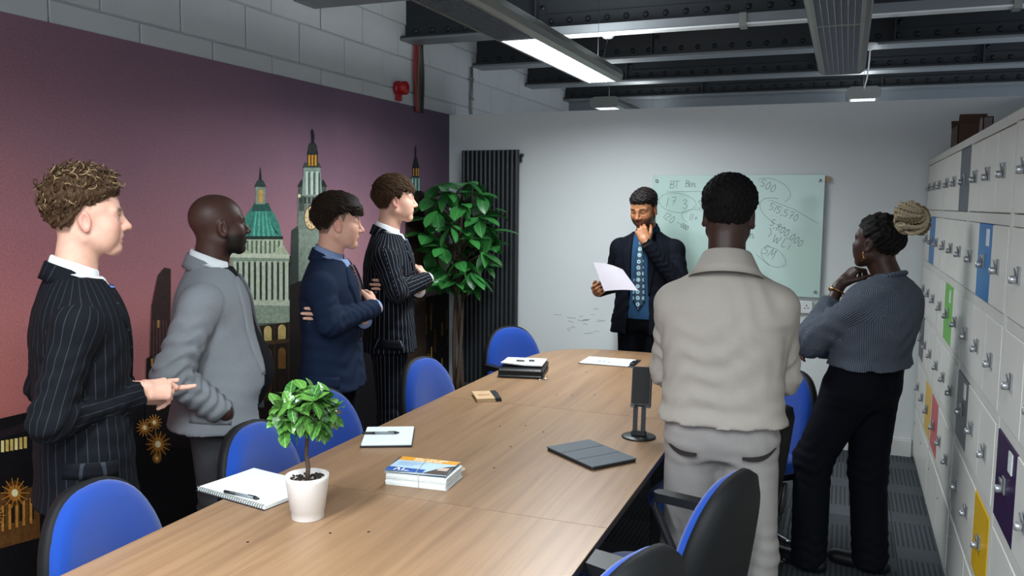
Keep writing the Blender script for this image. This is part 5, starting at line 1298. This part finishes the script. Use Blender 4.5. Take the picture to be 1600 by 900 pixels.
        if outfit.get('tie'):
            tl = outfit.get('tie_len', 1.05)
            v_, f_, u_ = strip(inner, [((-.021, 1.437*s), (.021, 1.437*s)), ((-.015, 1.402*s), (.015, 1.402*s)), ((-.024, 1.34*s), (.024, 1.34*s)), ((-.042, (tl+.06)*s), (.042, (tl+.06)*s)), ((-.003, tl*s), (.003, tl*s))], 4, .012, .010); put_mesh('tie', (v_, f_), outfit['tie'], body, uv=u_)
        for (y0, z0, w_, h_) in ((.0, .925, .15, .05),) if outfit.get('pocket', 1) else ():
            v_, f_, u_ = strip(tor, [((y0-w_/2, z0*s), (y0-w_/2, (z0-h_)*s)), ((y0+w_/2, (z0-.012)*s), (y0+w_/2, (z0-h_-.012)*s))], 3, .005, .004, sub=8, axis='x'); put_mesh('pocket_flap', (v_, f_), outfit['mat'], body, uv=u_)
        for z in outfit.get('buttons', ()):
            y = tor.front(.012, z*s); q = MB(); q.lathe([(.008, 0), (.008, .003), (0, .004)], 12, M=Matrix.Translation((.012, y+.004, z*s)) @ Matrix.Rotation(-PI/2, 4, 'X')); put_mesh('button', (q.v, q.f), M_black, body)
    if outfit.get('crew'):
        q = MB(); q.tube([(nb[0]+(neckr+.014)*math.cos(a), nb[1]+.004+(neckr+.012)*math.sin(a), nb[2]+.012-.022*math.sin(a)) for a in np.linspace(0, 2*PI, 33)[:-1]], .010, 10, closed=True); put_mesh('neckband', (q.v, q.f), outfit['mat'], body, uv=[(q.v[i][0], q.v[i][2]) for f_ in q.f for i in f_])
    elif kind == 'rollneck':
        cv, cf = collar(nb+A3(0, -.004, .02), neckr+.012, neckr+.022, outfit.get('colh', .05), outfit.get('cgap', 8), tilt=18, leaf=outfit.get('leaf', .055), flare=outfit.get('cflare', .022)); put_mesh('collar', (cv, cf), outfit['mat'], body, uv=[(cv[i][0], cv[i][2]) for f_ in cf for i in f_])
    body['_R'] = 0; del body['_R']
    return body, (Hc, Rh), tor
def add_hair(body, hd, VF, m, name='hair', label=None):
    Hc, Rh = hd; V = np.asarray(VF[0]) @ Rh.T+Hc; o = put_mesh(name, (V, VF[1]), m, body)
    if label: o['label'] = label
    return o
def hair_mat(name, a, b, rough=.45, sc=(60, 60, 12)):
    if name in MATS: return MATS[name]
    t = NT(name); v = t.coord(); n = t.noise(t.mapping(v, sc), 6, 4, .65); t.col(t.mix(n, lin(a), lin(b))); t.rough(rough); t.b.inputs['Specular IOR Level'].default_value = .12; t.bump(n, .6, .002); MATS[name] = t.m; return t.m
def arms(d): return {k: A3(*v) for k, v in d.items()}
def legs(s, w=.095, dy=.0, R=None, L=None):
    J = {}
    for q, sx, o in (('R', 1, R), ('L', -1, L)):
        J['H'+q] = A3(sx*.088, 0, .87*s); J['K'+q] = A3(sx*w, .015, .47*s); J['A'+q] = A3(sx*w, -.015, .09)
        if o: J['K'+q] = A3(*o[0]); J['A'+q] = A3(*o[1])
    return J
LAP = [(.060, 1.432, .088, 1.425), (.057, 1.385, .118, 1.372), (.050, 1.335, .125, 1.345), (.036, 1.24, .090, 1.255), (.020, 1.15, .05, 1.16), (.006, 1.075, .018, 1.075)]
VEE = [(1.07, .004), (1.2, .030), (1.36, .056), (1.46, .062)]
M_wshirt = cloth('white_shirt_cloth', '#dfe3e6'); M_navysolid = cloth('navy_suit_cloth', '#18243a'); M_pin1 = cloth('charcoal_pinstripe', '#0f1116', 'stripe', '#34383f', scale=1.15)
M_pin2 = cloth('navy_chalkstripe', '#0b0d15', 'stripe', '#7d848f', scale=1.0); M_grey = cloth('grey_melange_wool', '#6a6e74', 'melange', '#8c9094'); M_ctrous = cloth('charcoal_trousers', '#3a3b3e', 'melange', '#55565a')
M_black_cloth = cloth('black_cloth', '#0c0d12'); M_navydark = cloth('dark_navy_suit', '#0b0e17'); M_bluesh = cloth('pale_blue_shirt', '#7f93b8'); M_dshirt = cloth('denim_blue_shirt', '#22405e'); M_cream = cloth('stone_sweatshirt', '#918a82', 'melange', '#a39c94'); M_gtr = cloth('light_grey_trousers', '#85817f', 'melange', '#98938f')
M_knit = cloth('slate_knit', '#4a525d', 'knit', '#8791a0'); M_blktr = cloth('black_trousers', '#0b0d14')
def tie_mat(name, base, c2, sc, kind):
    t = NT(name); uvn = t.n('ShaderNodeUVMap', uv_map='UVMap').outputs[0]; mp = t.mapping(uvn, (sc, sc, 1)); 
    if kind == 'flower':
        vo = t.n('ShaderNodeTexVoronoi', i_Scale=1., i_Randomness=.15); t.l(mp, vo.inputs['Vector']); d = vo.outputs['Distance']
        r1 = t.math('MULTIPLY', t.math('GREATER_THAN', d, .17), t.math('LESS_THAN', d, .34)); c = t.mix(r1, lin(base), lin(c2)); c = t.mix(t.math('LESS_THAN', d, .10), c, lin('#dfe6ea'))
    else:
        ch = t.n('ShaderNodeTexVoronoi', i_Scale=1., i_Randomness=0.); t.l(mp, ch.inputs['Vector']); c = t.mix(t.math('LESS_THAN', ch.outputs['Distance'], .26), lin(base), lin(c2))
    t.col(c); t.rough(.5); return t.m
# crossed arms, shared by two of the men
def crossed(s, up=0., w=1.):
    return arms(dict(SR=(.170*w, -.01, 1.335*s), ER=(.245*w, .045, 1.09*s+up), WR=(.0, .205, 1.135*s+up), SL=(-.170*w, -.01, 1.335*s), EL=(-.24*w, .06, 1.09*s+up), WL=(.045, .16, 1.075*s+up)))
def crossed_hands(J, s, sc=1.):
    WR, WL = J['WR'], J['WL']
    return [dict(W=WR+A3(-.012, -.002, .004), D_=(-1, -.35, .38), N=(-.25, .85, .45), curl=[(22, 20, 12), (26, 24, 14), (30, 26, 14), (34, 26, 14)], side=-1, spread=.03, thumb=(38, 10, 10), s=sc, wrist=J['ER']),
            dict(W=WL+A3(.075, -.085, .035), D_=(.52, -.85, .05), N=(.85, .52, .0), curl=[(8, 12, 8)]*4, spread=.03, side=1, thumb=(25, 8, 8), s=sc, wrist=J['EL'])]
# ---------- 1: young man with curly hair, charcoal pinstripe suit
s = .965; J = arms(dict(SR=(.172, -.015, 1.335*s), ER=(.225, -.10, 1.065*s), WR=(.075, .150, 1.085*s), SL=(-.172, -.015, 1.335*s), EL=(-.235, -.09, 1.08*s), WL=(-.08, .145, 1.085*s))); J.update(legs(s))
H1 = [dict(W=J['WR']+A3(-.008, .012, .012), D_=(-.40, .9, -.12), N=(.62, .25, .75), curl=[(50, 42, 26), (54, 46, 28), (57, 48, 28), (60, 50, 28)], side=-1, spread=.0, thumb=(8, 4, 4), wrist=J['ER']),
      dict(W=J['WL']+A3(.030, .024, -.026), D_=(.34, .92, -.06), N=(-.6, .3, -.75), curl=[(6, 8, 5), (58, 66, 36), (62, 70, 38), (64, 72, 38)], spread=.0, side=1, thumb=(8, 4, 4), wrist=J['EL'])]
b1, h1, t1 = person('young man with curly brown hair in a charcoal pinstripe suit, hands clasped', (-2.178, 1.892), (.60, .80), s, J, ((0, .035, 1.60), -4, -1, 0, dict(blush='#d98f80', lips='#c07a70', hair='#4a3627', goatee=.45, nose=1.08, jaw=.95, scalp=[(-.125, -.05), (-.05, -.05), (-.03, -.01), (.0, .03), (.03, .05), (.06, .06), (.1, .075)], scalp_amt=.75, nail='#f0cfc0')), '#d8a893',
    dict(kind='suit', mat=M_pin1, trousers=M_black_cloth, shirt=M_wshirt, tie=tie_mat('blue_dot_tie', '#1d3a78', '#6f8fc4', 110, 'dot'), hem=.755, vee=VEE, lapel=LAP, flare=.02, cuffs='', lab='charcoal pinstripe jacket'), hands=H1)
M_curl = hair_mat('curly_brown_hair', '#2c1f16', '#5c4632', .45); M_curl2 = hair_mat('curly_fair_strands', '#6b543c', '#b29772', .4)
add_hair(b1, h1, hair_mesh(.026, .008, [(-.125, -.05), (-.09, -.052), (-.05, -.045), (-.03, .0), (-.01, .03), (.01, .030), (.035, .042), (.06, .058), (.1, .065)], .0, .004, 3, round_=.006, f0=1.4), M_curl)
rs = np.random.default_rng(5); mbs = [MB(), MB()]
for k in range(1250):
    d = rs.normal(size=3); d /= np.linalg.norm(d)
    if d[2] < -.15 or (d[1] > .55 and d[2] < .55): continue
    if d[2] < .35 and d[1] > -.05: continue
    if d[2] < .1 and d[1] > -.35: continue
    base = A3(d[0]*.079, -.018+d[1]*.10, .03+d[2]*.095); tang = np.cross(d, rs.normal(size=3)); tang /= np.linalg.norm(tang); bi = np.cross(d, tang)
    r = rs.uniform(.007, .015); turns = rs.uniform(.7, 1.3); ln = rs.uniform(.014, .040)*(1.2 if d[2] > .4 else .6); ph = rs.uniform(0, 6.3); flow = A3(0, .5, -.1)*rs.uniform(0, 1)
    pts = [base+d*(.004+ln*u)+tang*r*math.cos(ph+turns*6.28*u)+bi*r*math.sin(ph+turns*6.28*u)+flow*.03*u for u in np.linspace(0, 1, 10)]
    mbs[k % 3 == 0].tube(pts, [.0023]*9+[.0007], 4, cap=False)
for mb_, m_ in zip(mbs, (M_curl, M_curl2)): o = add_hair(b1, h1, (mb_.v, mb_.f), m_, 'curls'); o['kind'] = 'stuff'
# ---------- 2: bald man, grey jacket over black jumper, hand in pocket
s = .95; J = arms(dict(SR=(.188, -.02, 1.33*s), ER=(.265, -.125, 1.075*s), WR=(.218, .045, .905*s), SL=(-.188, -.02, 1.33*s), EL=(-.26, -.08, 1.08*s), WL=(-.24, .05, .89*s))); J.update(legs(s, .10))
H2 = [dict(W=J['WR']+A3(-.004, .01, -.012), D_=(-.50, .05, -.86), N=(.9, .2, .0), curl=RELAX, side=-1, wrist=J['ER']), dict(W=J['WL']+A3(.004, .01, -.012), D_=(.1, .3, -.95), N=(-.9, .2, 0), curl=RELAX, side=1, wrist=J['EL'])]
b2, h2, t2 = person('bald bearded man in a grey jacket over black jumper, hand in pocket', (-2.30, 2.62), (.81, .59), s, J, ((0, .03, 1.558), 20, 3, 0, dict(blush='#4a2c24', lips='#3a201c', hair='#0d0908', beard=.92, nw=1.25, lip=1.25, nail='#8a6458')), '#452c24',
    dict(kind='suit', mat=M_grey, trousers=M_ctrous, shirt=M_black_cloth, inner='jumper', collarmat=M_wshirt, hem=.82, vee=[(.70, .155), (.95, .15), (1.10, .142), (1.22, .115), (1.34, .075), (1.46, .06)], veec=0., lapel=[(.060, 1.432, .088, 1.425), (.062, 1.385, .122, 1.372), (.072, 1.335, .132, 1.345), (.102, 1.24, .142, 1.25), (.130, 1.12, .152, 1.13), (.140, 1.04, .147, 1.04)], flare=.03, sleeve=(.078, .066, .050), lab='grey wool jacket worn open', fold=.009, tfold=.0012, cgap=20), girth=1.08, belly=.11, hands=H2, neckr=.062)
# ---------- 3: shorter man in the blue-grey suit, arms crossed
s = .945; J = crossed(s, .085); J.update(legs(s))
b3, h3, t3 = person('man with dark fringe in a plain navy-blue suit, arms crossed', (-2.23, 3.335), (.93, .36), s, J, ((0, .035, 1.555), 18, -4, 0, dict(blush='#d09080', lips='#b87068', hair='#15100d', nose=1.1, scalp=[(-.125, -.06), (-.05, -.055), (-.03, -.01), (.0, .03), (.015, .0), (.03, .04), (.06, .06), (.1, .07)], scalp_amt=.72, nail='#ecc8b8')), '#d3a28c',
    dict(kind='suit', mat=M_navysolid, trousers=M_navydark, shirt=M_bluesh, tie=tie_mat('dark_dot_tie', '#15141c', '#7a3a3a', 70, 'dot'), hem=.835, vee=VEE, lapel=LAP, flare=.018, lab='plain navy-blue jacket', cuffs='RL'), hands=crossed_hands(J, s))
M_dst = hair_mat('dark_brown_strands', '#15100c', '#3e3025', .45, (60, 60, 60)); M_bst = hair_mat('brown_strands', '#2a1e16', '#5f4733', .45, (60, 60, 60))
M_dhair = hair_mat('dark_brown_hair', '#0d0a08', '#2a2019', .6, (90, 20, 40))
add_hair(b3, h3, hair_mesh(.025, .003, [(-.125, -.03), (-.09, -.028), (-.05, -.012), (-.03, .012), (-.01, .034), (.01, .036), (.03, .05), (.06, .06), (.1, .06)], .022, .0014, 8, wave=(.1, .9, -.2), quiff=.010), M_dhair)
add_hair(b3, h3, strands(1100, lambda p: (.25*np.sign(p[0]), .9, -.25 if p[1] > 0 else -.1) if p[2] > .055 else (0, .15, -1), 3, (.026, .006), [(-.125, -.04), (-.05, -.03), (-.03, .005), (.0, .035), (.03, .05), (.1, .055)], .02, r=.0014, up=.012), M_dst, 'hair_strands')['kind'] = 'stuff'
# ---------- 4: tall man in the navy chalk-stripe suit, arms crossed
s = 1.01; J = crossed(s, .085); J.update(legs(s))
b4, h4, t4 = person('tall man with brown fringe in a navy chalk-stripe suit, arms crossed', (-2.31, 4.01), (.88, .47), s, J, ((0, .035, 1.665), 8, 0, 0, dict(blush='#d69484', lips='#bf776c', hair='#2b1d14', nose=1.05, nail='#ecc8b8', scalp=[(-.125, -.06), (-.05, -.055), (-.03, -.01), (.0, .02), (.015, -.01), (.03, .04), (.06, .06), (.1, .07)], scalp_amt=.6)), '#d8a891',
    dict(kind='suit', mat=M_pin2, trousers=M_pin2, shirt=M_wshirt, tie=tie_mat('slate_blue_tie', '#39455f', '#46536f', 60, 'dot'), hem=.84, vee=VEE, lapel=LAP, flare=.015, lab='navy chalk-stripe jacket', cuffs='RL'), hands=crossed_hands(J, s))
M_bhair = hair_mat('brown_hair', '#170f0b', '#40301f', .6, (90, 20, 40))
add_hair(b4, h4, hair_mesh(.020, .010, [(-.125, -.068), (-.09, -.068), (-.05, -.055), (-.03, -.01), (-.012, .022), (.008, .0), (.02, .006), (.032, .04), (.06, .056), (.1, .06)], .016, .0014, 12, wave=(.1, .9, -.3)), M_bhair)
add_hair(b4, h4, strands(1100, lambda p: (.2*np.sign(p[0]), .9, -.3 if p[1] > 0 else -.1) if p[2] > .055 else (0, .2, -1), 4, (.021, .011), [(-.125, -.06), (-.05, -.05), (-.03, -.005), (.0, .02), (.02, .015), (.03, .045), (.1, .055)], .016, r=.0014, up=.012), M_bst, 'hair_strands')['kind'] = 'stuff'
# ---------- 5: presenter reading a sheet, hand at his chin
s = 1.0; J = arms(dict(SR=(.185, -.01, 1.355), ER=(.265, -.05, 1.10), WR=(.275, .165, 1.075), SL=(-.185, -.01, 1.355), EL=(-.265, .09, 1.13), WL=(-.065, .19, 1.40))); J.update(legs(s))
H5 = [dict(W=J['WR']+A3(.0, .012, .0), D_=(-.25, .95, .1), N=(.75, .1, -.55), curl=[(30, 45, 25)]*4, side=-1, thumb=(35, 25, 15), wrist=J['ER']),
      dict(W=J['WL']+A3(.008, -.004, .012), D_=(.42, -.12, .9), N=(-.35, .9, .25), curl=[(48, 66, 40), (60, 80, 45), (66, 84, 45), (70, 86, 45)], spread=.02, side=1, thumb=(40, 14, 8), wrist=J['EL'])]
b5, h5, t5 = person('presenter in a dark navy suit and floral tie reading a sheet, hand at chin', (-1.225, 5.50), (-.10, -.995), s, J, ((0, .075, 1.625), -8, -20, 0, dict(blush='#a8694a', lips='#8a4f42', hair='#0e0b0a', beard=.8, eyes='down', nw=1.15, lip=1.15, nail='#d3a58c')), '#a06c4a',
    dict(kind='suit', mat=M_navydark, trousers=M_black_cloth, shirt=M_dshirt, tie=tie_mat('floral_tie', '#1f3444', '#8fb0bd', 25, 'flower'), tie_len=.97, hem=.80, vee=[(.72, .085), (1.0, .066), (1.2, .058), (1.36, .058), (1.46, .062)], lapel=[(.060, 1.432, .088, 1.425), (.058, 1.385, .120, 1.372), (.056, 1.335, .128, 1.345), (.056, 1.24, .105, 1.255), (.058, 1.15, .085, 1.16), (.062, 1.06, .07, 1.06)], flare=.02, lab='dark navy jacket worn open'), girth=1.04, hands=H5)
add_hair(b5, h5, hair_mesh(.016, .003, [(-.125, -.06), (-.09, -.06), (-.05, -.05), (-.03, -.01), (-.012, .02), (.008, -.005), (.022, .01), (.032, .036), (.06, .052), (.1, .056)], .0, .0022, 21, f0=1.7), hair_mat('black_short_hair', '#070606', '#241f1d', .5, (80, 80, 80)))
q = MB(); cs = [ony(927, 410, 5.24), ony(973, 421, 5.20), ony(997, 454, 5.03), ony(944, 455, 5.08)]; G = []
for i in range(7):
    for k in range(7):
        u, v_ = k/6, i/6; p = (cs[0]*(1-u)+cs[1]*u)*(1-v_)+(cs[3]*(1-u)+cs[2]*u)*v_; G.append(p+A3(0, 0, .012*math.sin(PI*u)*(1-v_*.4)))
q.add(G, [(i*7+k, i*7+k+1, i*7+k+8, i*7+k+7) for i in range(6) for k in range(6)], True); q.add([g_-A3(0, 0, .0006) for g_ in G], [(i*7+k, i*7+k+7, i*7+k+8, i*7+k+1) for i in range(6) for k in range(6)], True)
tag(q.build('paper_sheet', mat('pinkish_paper', '#958f95', .7, var=.02)), 'printed paper sheet held in the presenter\'s hand', 'paper')
q = MB(); Wp = J['WL']; dv = (J['WL']-J['EL'])/np.linalg.norm(J['WL']-J['EL']); q.tube([Wp+dv*.004, Wp+dv*.02], .031, 18); o = put_mesh('wrist_watch', (q.v, q.f), M_blackm, b5)
# ---------- 6: man in the stone half-zip sweatshirt, seen from behind
s = .985; J = arms(dict(SR=(.160, -.01, 1.335*s), ER=(.188, .08, 1.085*s), WR=(.04, .225, 1.14*s), SL=(-.160, -.01, 1.335*s), EL=(-.188, .085, 1.085*s), WL=(-.02, .215, 1.10*s))); J.update(legs(s, .105, R=((.115, .0, .47), (.13, -.03, .09)), L=((-.11, .06, .47), (-.10, .06, .09))))
b6, h6, t6 = person('man in a stone half-zip sweatshirt and grey trousers, seen from behind', (-.365, 2.86), (-.10, .995), s, J, ((0, .04, 1.622), -4, -4, 2, dict(blush='#3a231b', hair='#070606', nail='#8a6458')), '#36221a',
    dict(kind='rollneck', name='sweatshirt', mat=M_cream, trousers=M_gtr, hem=.945, topz=1.45, flare=.012, ease=.02, sleeve=(.070, .062, .050), fold=.005, tfold=.004, band=1, colh=.045, leaf=.085, cflare=.045, cgap=10, cuff=False, hipw=1.02, leg=(.100, .082, .078), lab='stone half-zip sweatshirt'), girth=1.0, hands=crossed_hands(J, s), neckr=.06)
add_hair(b6, h6, hair_mesh(.020, .009, [(-.125, -.055), (-.09, -.055), (-.05, -.05), (-.03, -.01), (-.012, .022), (.008, .0), (.022, .01), (.032, .036), (.06, .052), (.1, .056)], .0, .0022, 31, f0=1.8), hair_mat('black_coily_hair', '#050505', '#161312', .8, (120, 120, 120)))
for sx in (-1, 1):       # welt pockets
    q = MB(); V = []
    for i in range(9):
        u = i/8; a = math.radians(22+48*u)*sx; z = .835-.012*math.sin(PI*u)+.028*u
        r = 1.0; V += [(.192*math.sin(a), -.131*math.cos(a)-.006, z-.008*math.sin(PI*min(1, u+.1))-.003), (.192*math.sin(a), -.131*math.cos(a)-.006, z+.006)]
    q.add(V, [(2*i, 2*i+2, 2*i+3, 2*i+1) for i in range(8)], True); put_mesh('pocket_welt', (q.v, q.f), mat('dark_lining', '#1d1613', .8), b6)
# ---------- 7: woman in the slate knit jumper, braided bun
s = .925; fd = A3(-.86, .51, 0)
J = arms(dict(SR=(.150, -.075, 1.33*s), ER=(.225, .06, 1.11*s), WR=(-.06, .20, 1.075*s), SL=(-.150, -.075, 1.33*s), EL=(-.195, .15, 1.14*s), WL=(-.050, .105, 1.402*s)))
J.update(legs(s, .09, R=((.075, .0, .45), (.03, -.06, .09)), L=((-.135, .15, .50), (-.18, .12, .09)))); J['HR'] = A3(.085, .0, .83); J['HL'] = A3(-.085, .02, .83)
H7 = [dict(W=J['WR']+A3(-.01, .0, 0), D_=(-1, .15, .05), N=(-.1, .9, .3), curl=[(25, 35, 20)]*4, spread=.02, side=-1, thumb=(30, 10, 10), s=.9, wrist=J['ER']),
      dict(W=J['WL']+A3(.006, -.005, .012), D_=(.50, -.42, .72), N=(-.75, .35, .5), curl=[(45, 65, 40), (55, 72, 42), (60, 76, 42), (64, 78, 42)], spread=.02, side=1, thumb=(35, 10, 8), s=.9, wrist=J['EL'])]
b7, h7, t7 = person('woman with blonde braided bun in a slate knit jumper, hand at chin', (.10, 4.02), (-.86, .51), s, J, ((0, -.033, 1.496), -6, 6, 0, dict(blush='#3d251d', lips='#3a1f1b', hair='#0a0807', jaw=.9, nw=1.2, lip=1.25, nail='#a07868')), '#3b251d',
    dict(kind='rollneck', name='jumper', mat=M_knit, trousers=M_blktr, hem=1.03, topz=1.435, flare=.015, ease=.024, sleeve=(.072, .074, .046), fold=.006, tfold=.005, band=1, crew=1, colh=.02, leaf=.022, cflare=.008, send=dict(L=.74), hipw=1.10, leg=(.112, .082, .078), lab='slate ribbed knit jumper', feet=dict(R=(-.3, 1, 0), L=(-.1, 1, 0))), girth=1.0, lean=-.17, hands=H7, neckr=.05)
add_hair(b7, h7, hair_mesh(.010, .006, [(-.125, -.075), (-.09, -.075), (-.05, -.055), (-.03, -.01), (-.012, .022), (.008, .005), (.022, .02), (.032, .045), (.06, .058), (.1, .062)], .0, .003, 41, wave=(0, .8, -.5)), hair_mat('black_braid_roots', '#070606', '#1c1715', .6, (90, 30, 90)))
M_braid = hair_mat('blonde_braid', '#8a785f', '#d0bf9f', .6, (90, 90, 90)); M_braid2 = hair_mat('mixed_braid', '#3a3026', '#9a8768', .6, (90, 90, 90))
bc = A3(0, -.135, .115); axis = A3(0, -.72, .70); axis /= np.linalg.norm(axis); e1 = A3(1, 0, 0); e2 = np.cross(axis, e1)
braids = [MB(), MB()]
for k in range(26):          # braids gathered at the crown, wrapped over the bun
    a0 = 2*PI*k/26; rb = .066+.012*math.sin(k*2.3); pts = []
    for u in np.linspace(0, 1, 22):
        if u < .25: p = bc-axis*(.055-.10*u)+(e1*math.cos(a0)+e2*math.sin(a0))*(.030+.06*u)
        else:
            w = (u-.25)/.75; ph = a0+w*(1.9+.5*math.sin(k)); lat = -.15+w*1.75
            p = bc+axis*(.058*math.sin(lat)+.004*math.sin(k))+(e1*math.cos(ph)+e2*math.sin(ph))*rb*max(.12, math.cos(lat*.9))
        pts.append(p)
    for st in (0, PI):      # two twisted strands make each braid
        P2 = []; N_ = len(pts)*2
        for i in range(N_):
            f_ = i/(N_-1)*(len(pts)-1); i0 = min(int(f_), len(pts)-2); p = pts[i0]*(1-f_+i0)+pts[i0+1]*(f_-i0); tg = pts[i0+1]-pts[i0]; tg = tg/np.linalg.norm(tg); n1_ = np.cross(tg, (.3, .4, .86)); n1_ /= np.linalg.norm(n1_); n2_ = np.cross(tg, n1_)
            an = st+i*1.15; P2.append(p+(n1_*math.cos(an)+n2_*math.sin(an))*.0046)
        braids[0 if k % 4 else 1].tube(P2, .0058, 5)
for mb_, m_ in zip(braids, (M_braid, M_braid2)): o = add_hair(b7, h7, (mb_.v, mb_.f), m_, 'braided_bun', 'blonde twisted braids wound into a bun'); o['kind'] = 'stuff'
q = MB(); ec = A3(-.083, .0, -.045); q.tube([ec+A3(-.004, .004*math.sin(i*.9), -.0045*i) for i in range(9)], [.0028+.0012*math.sin(i*1.6) for i in range(9)], 7); q.tube([ec+A3(-.003+.006*math.cos(a), 0, .006*math.sin(a)) for a in np.linspace(0, 6.28, 9)[:-1]], .0012, 5, closed=True)
M_gold = mat('gold', '#c9985a', .25, metal=1.); add_hair(b7, h7, (q.v, q.f), M_gold, 'earring', 'drop gold earring')
dv = (J['WL']-J['EL'])/np.linalg.norm(J['WL']-J['EL']); q = MB(); n1_ = np.cross(dv, (0, 0, 1.)); n1_ /= np.linalg.norm(n1_); n2_ = np.cross(dv, n1_); cw = J['WL']-dv*.035
q.tube([cw+(n1_*math.cos(a)+n2_*math.sin(a))*.035 for a in np.linspace(0, 6.28, 25)[:-1]], .0045, 8, closed=True); put_mesh('bracelet', (q.v, q.f), M_gold, b7)['label'] = 'gold bangle'
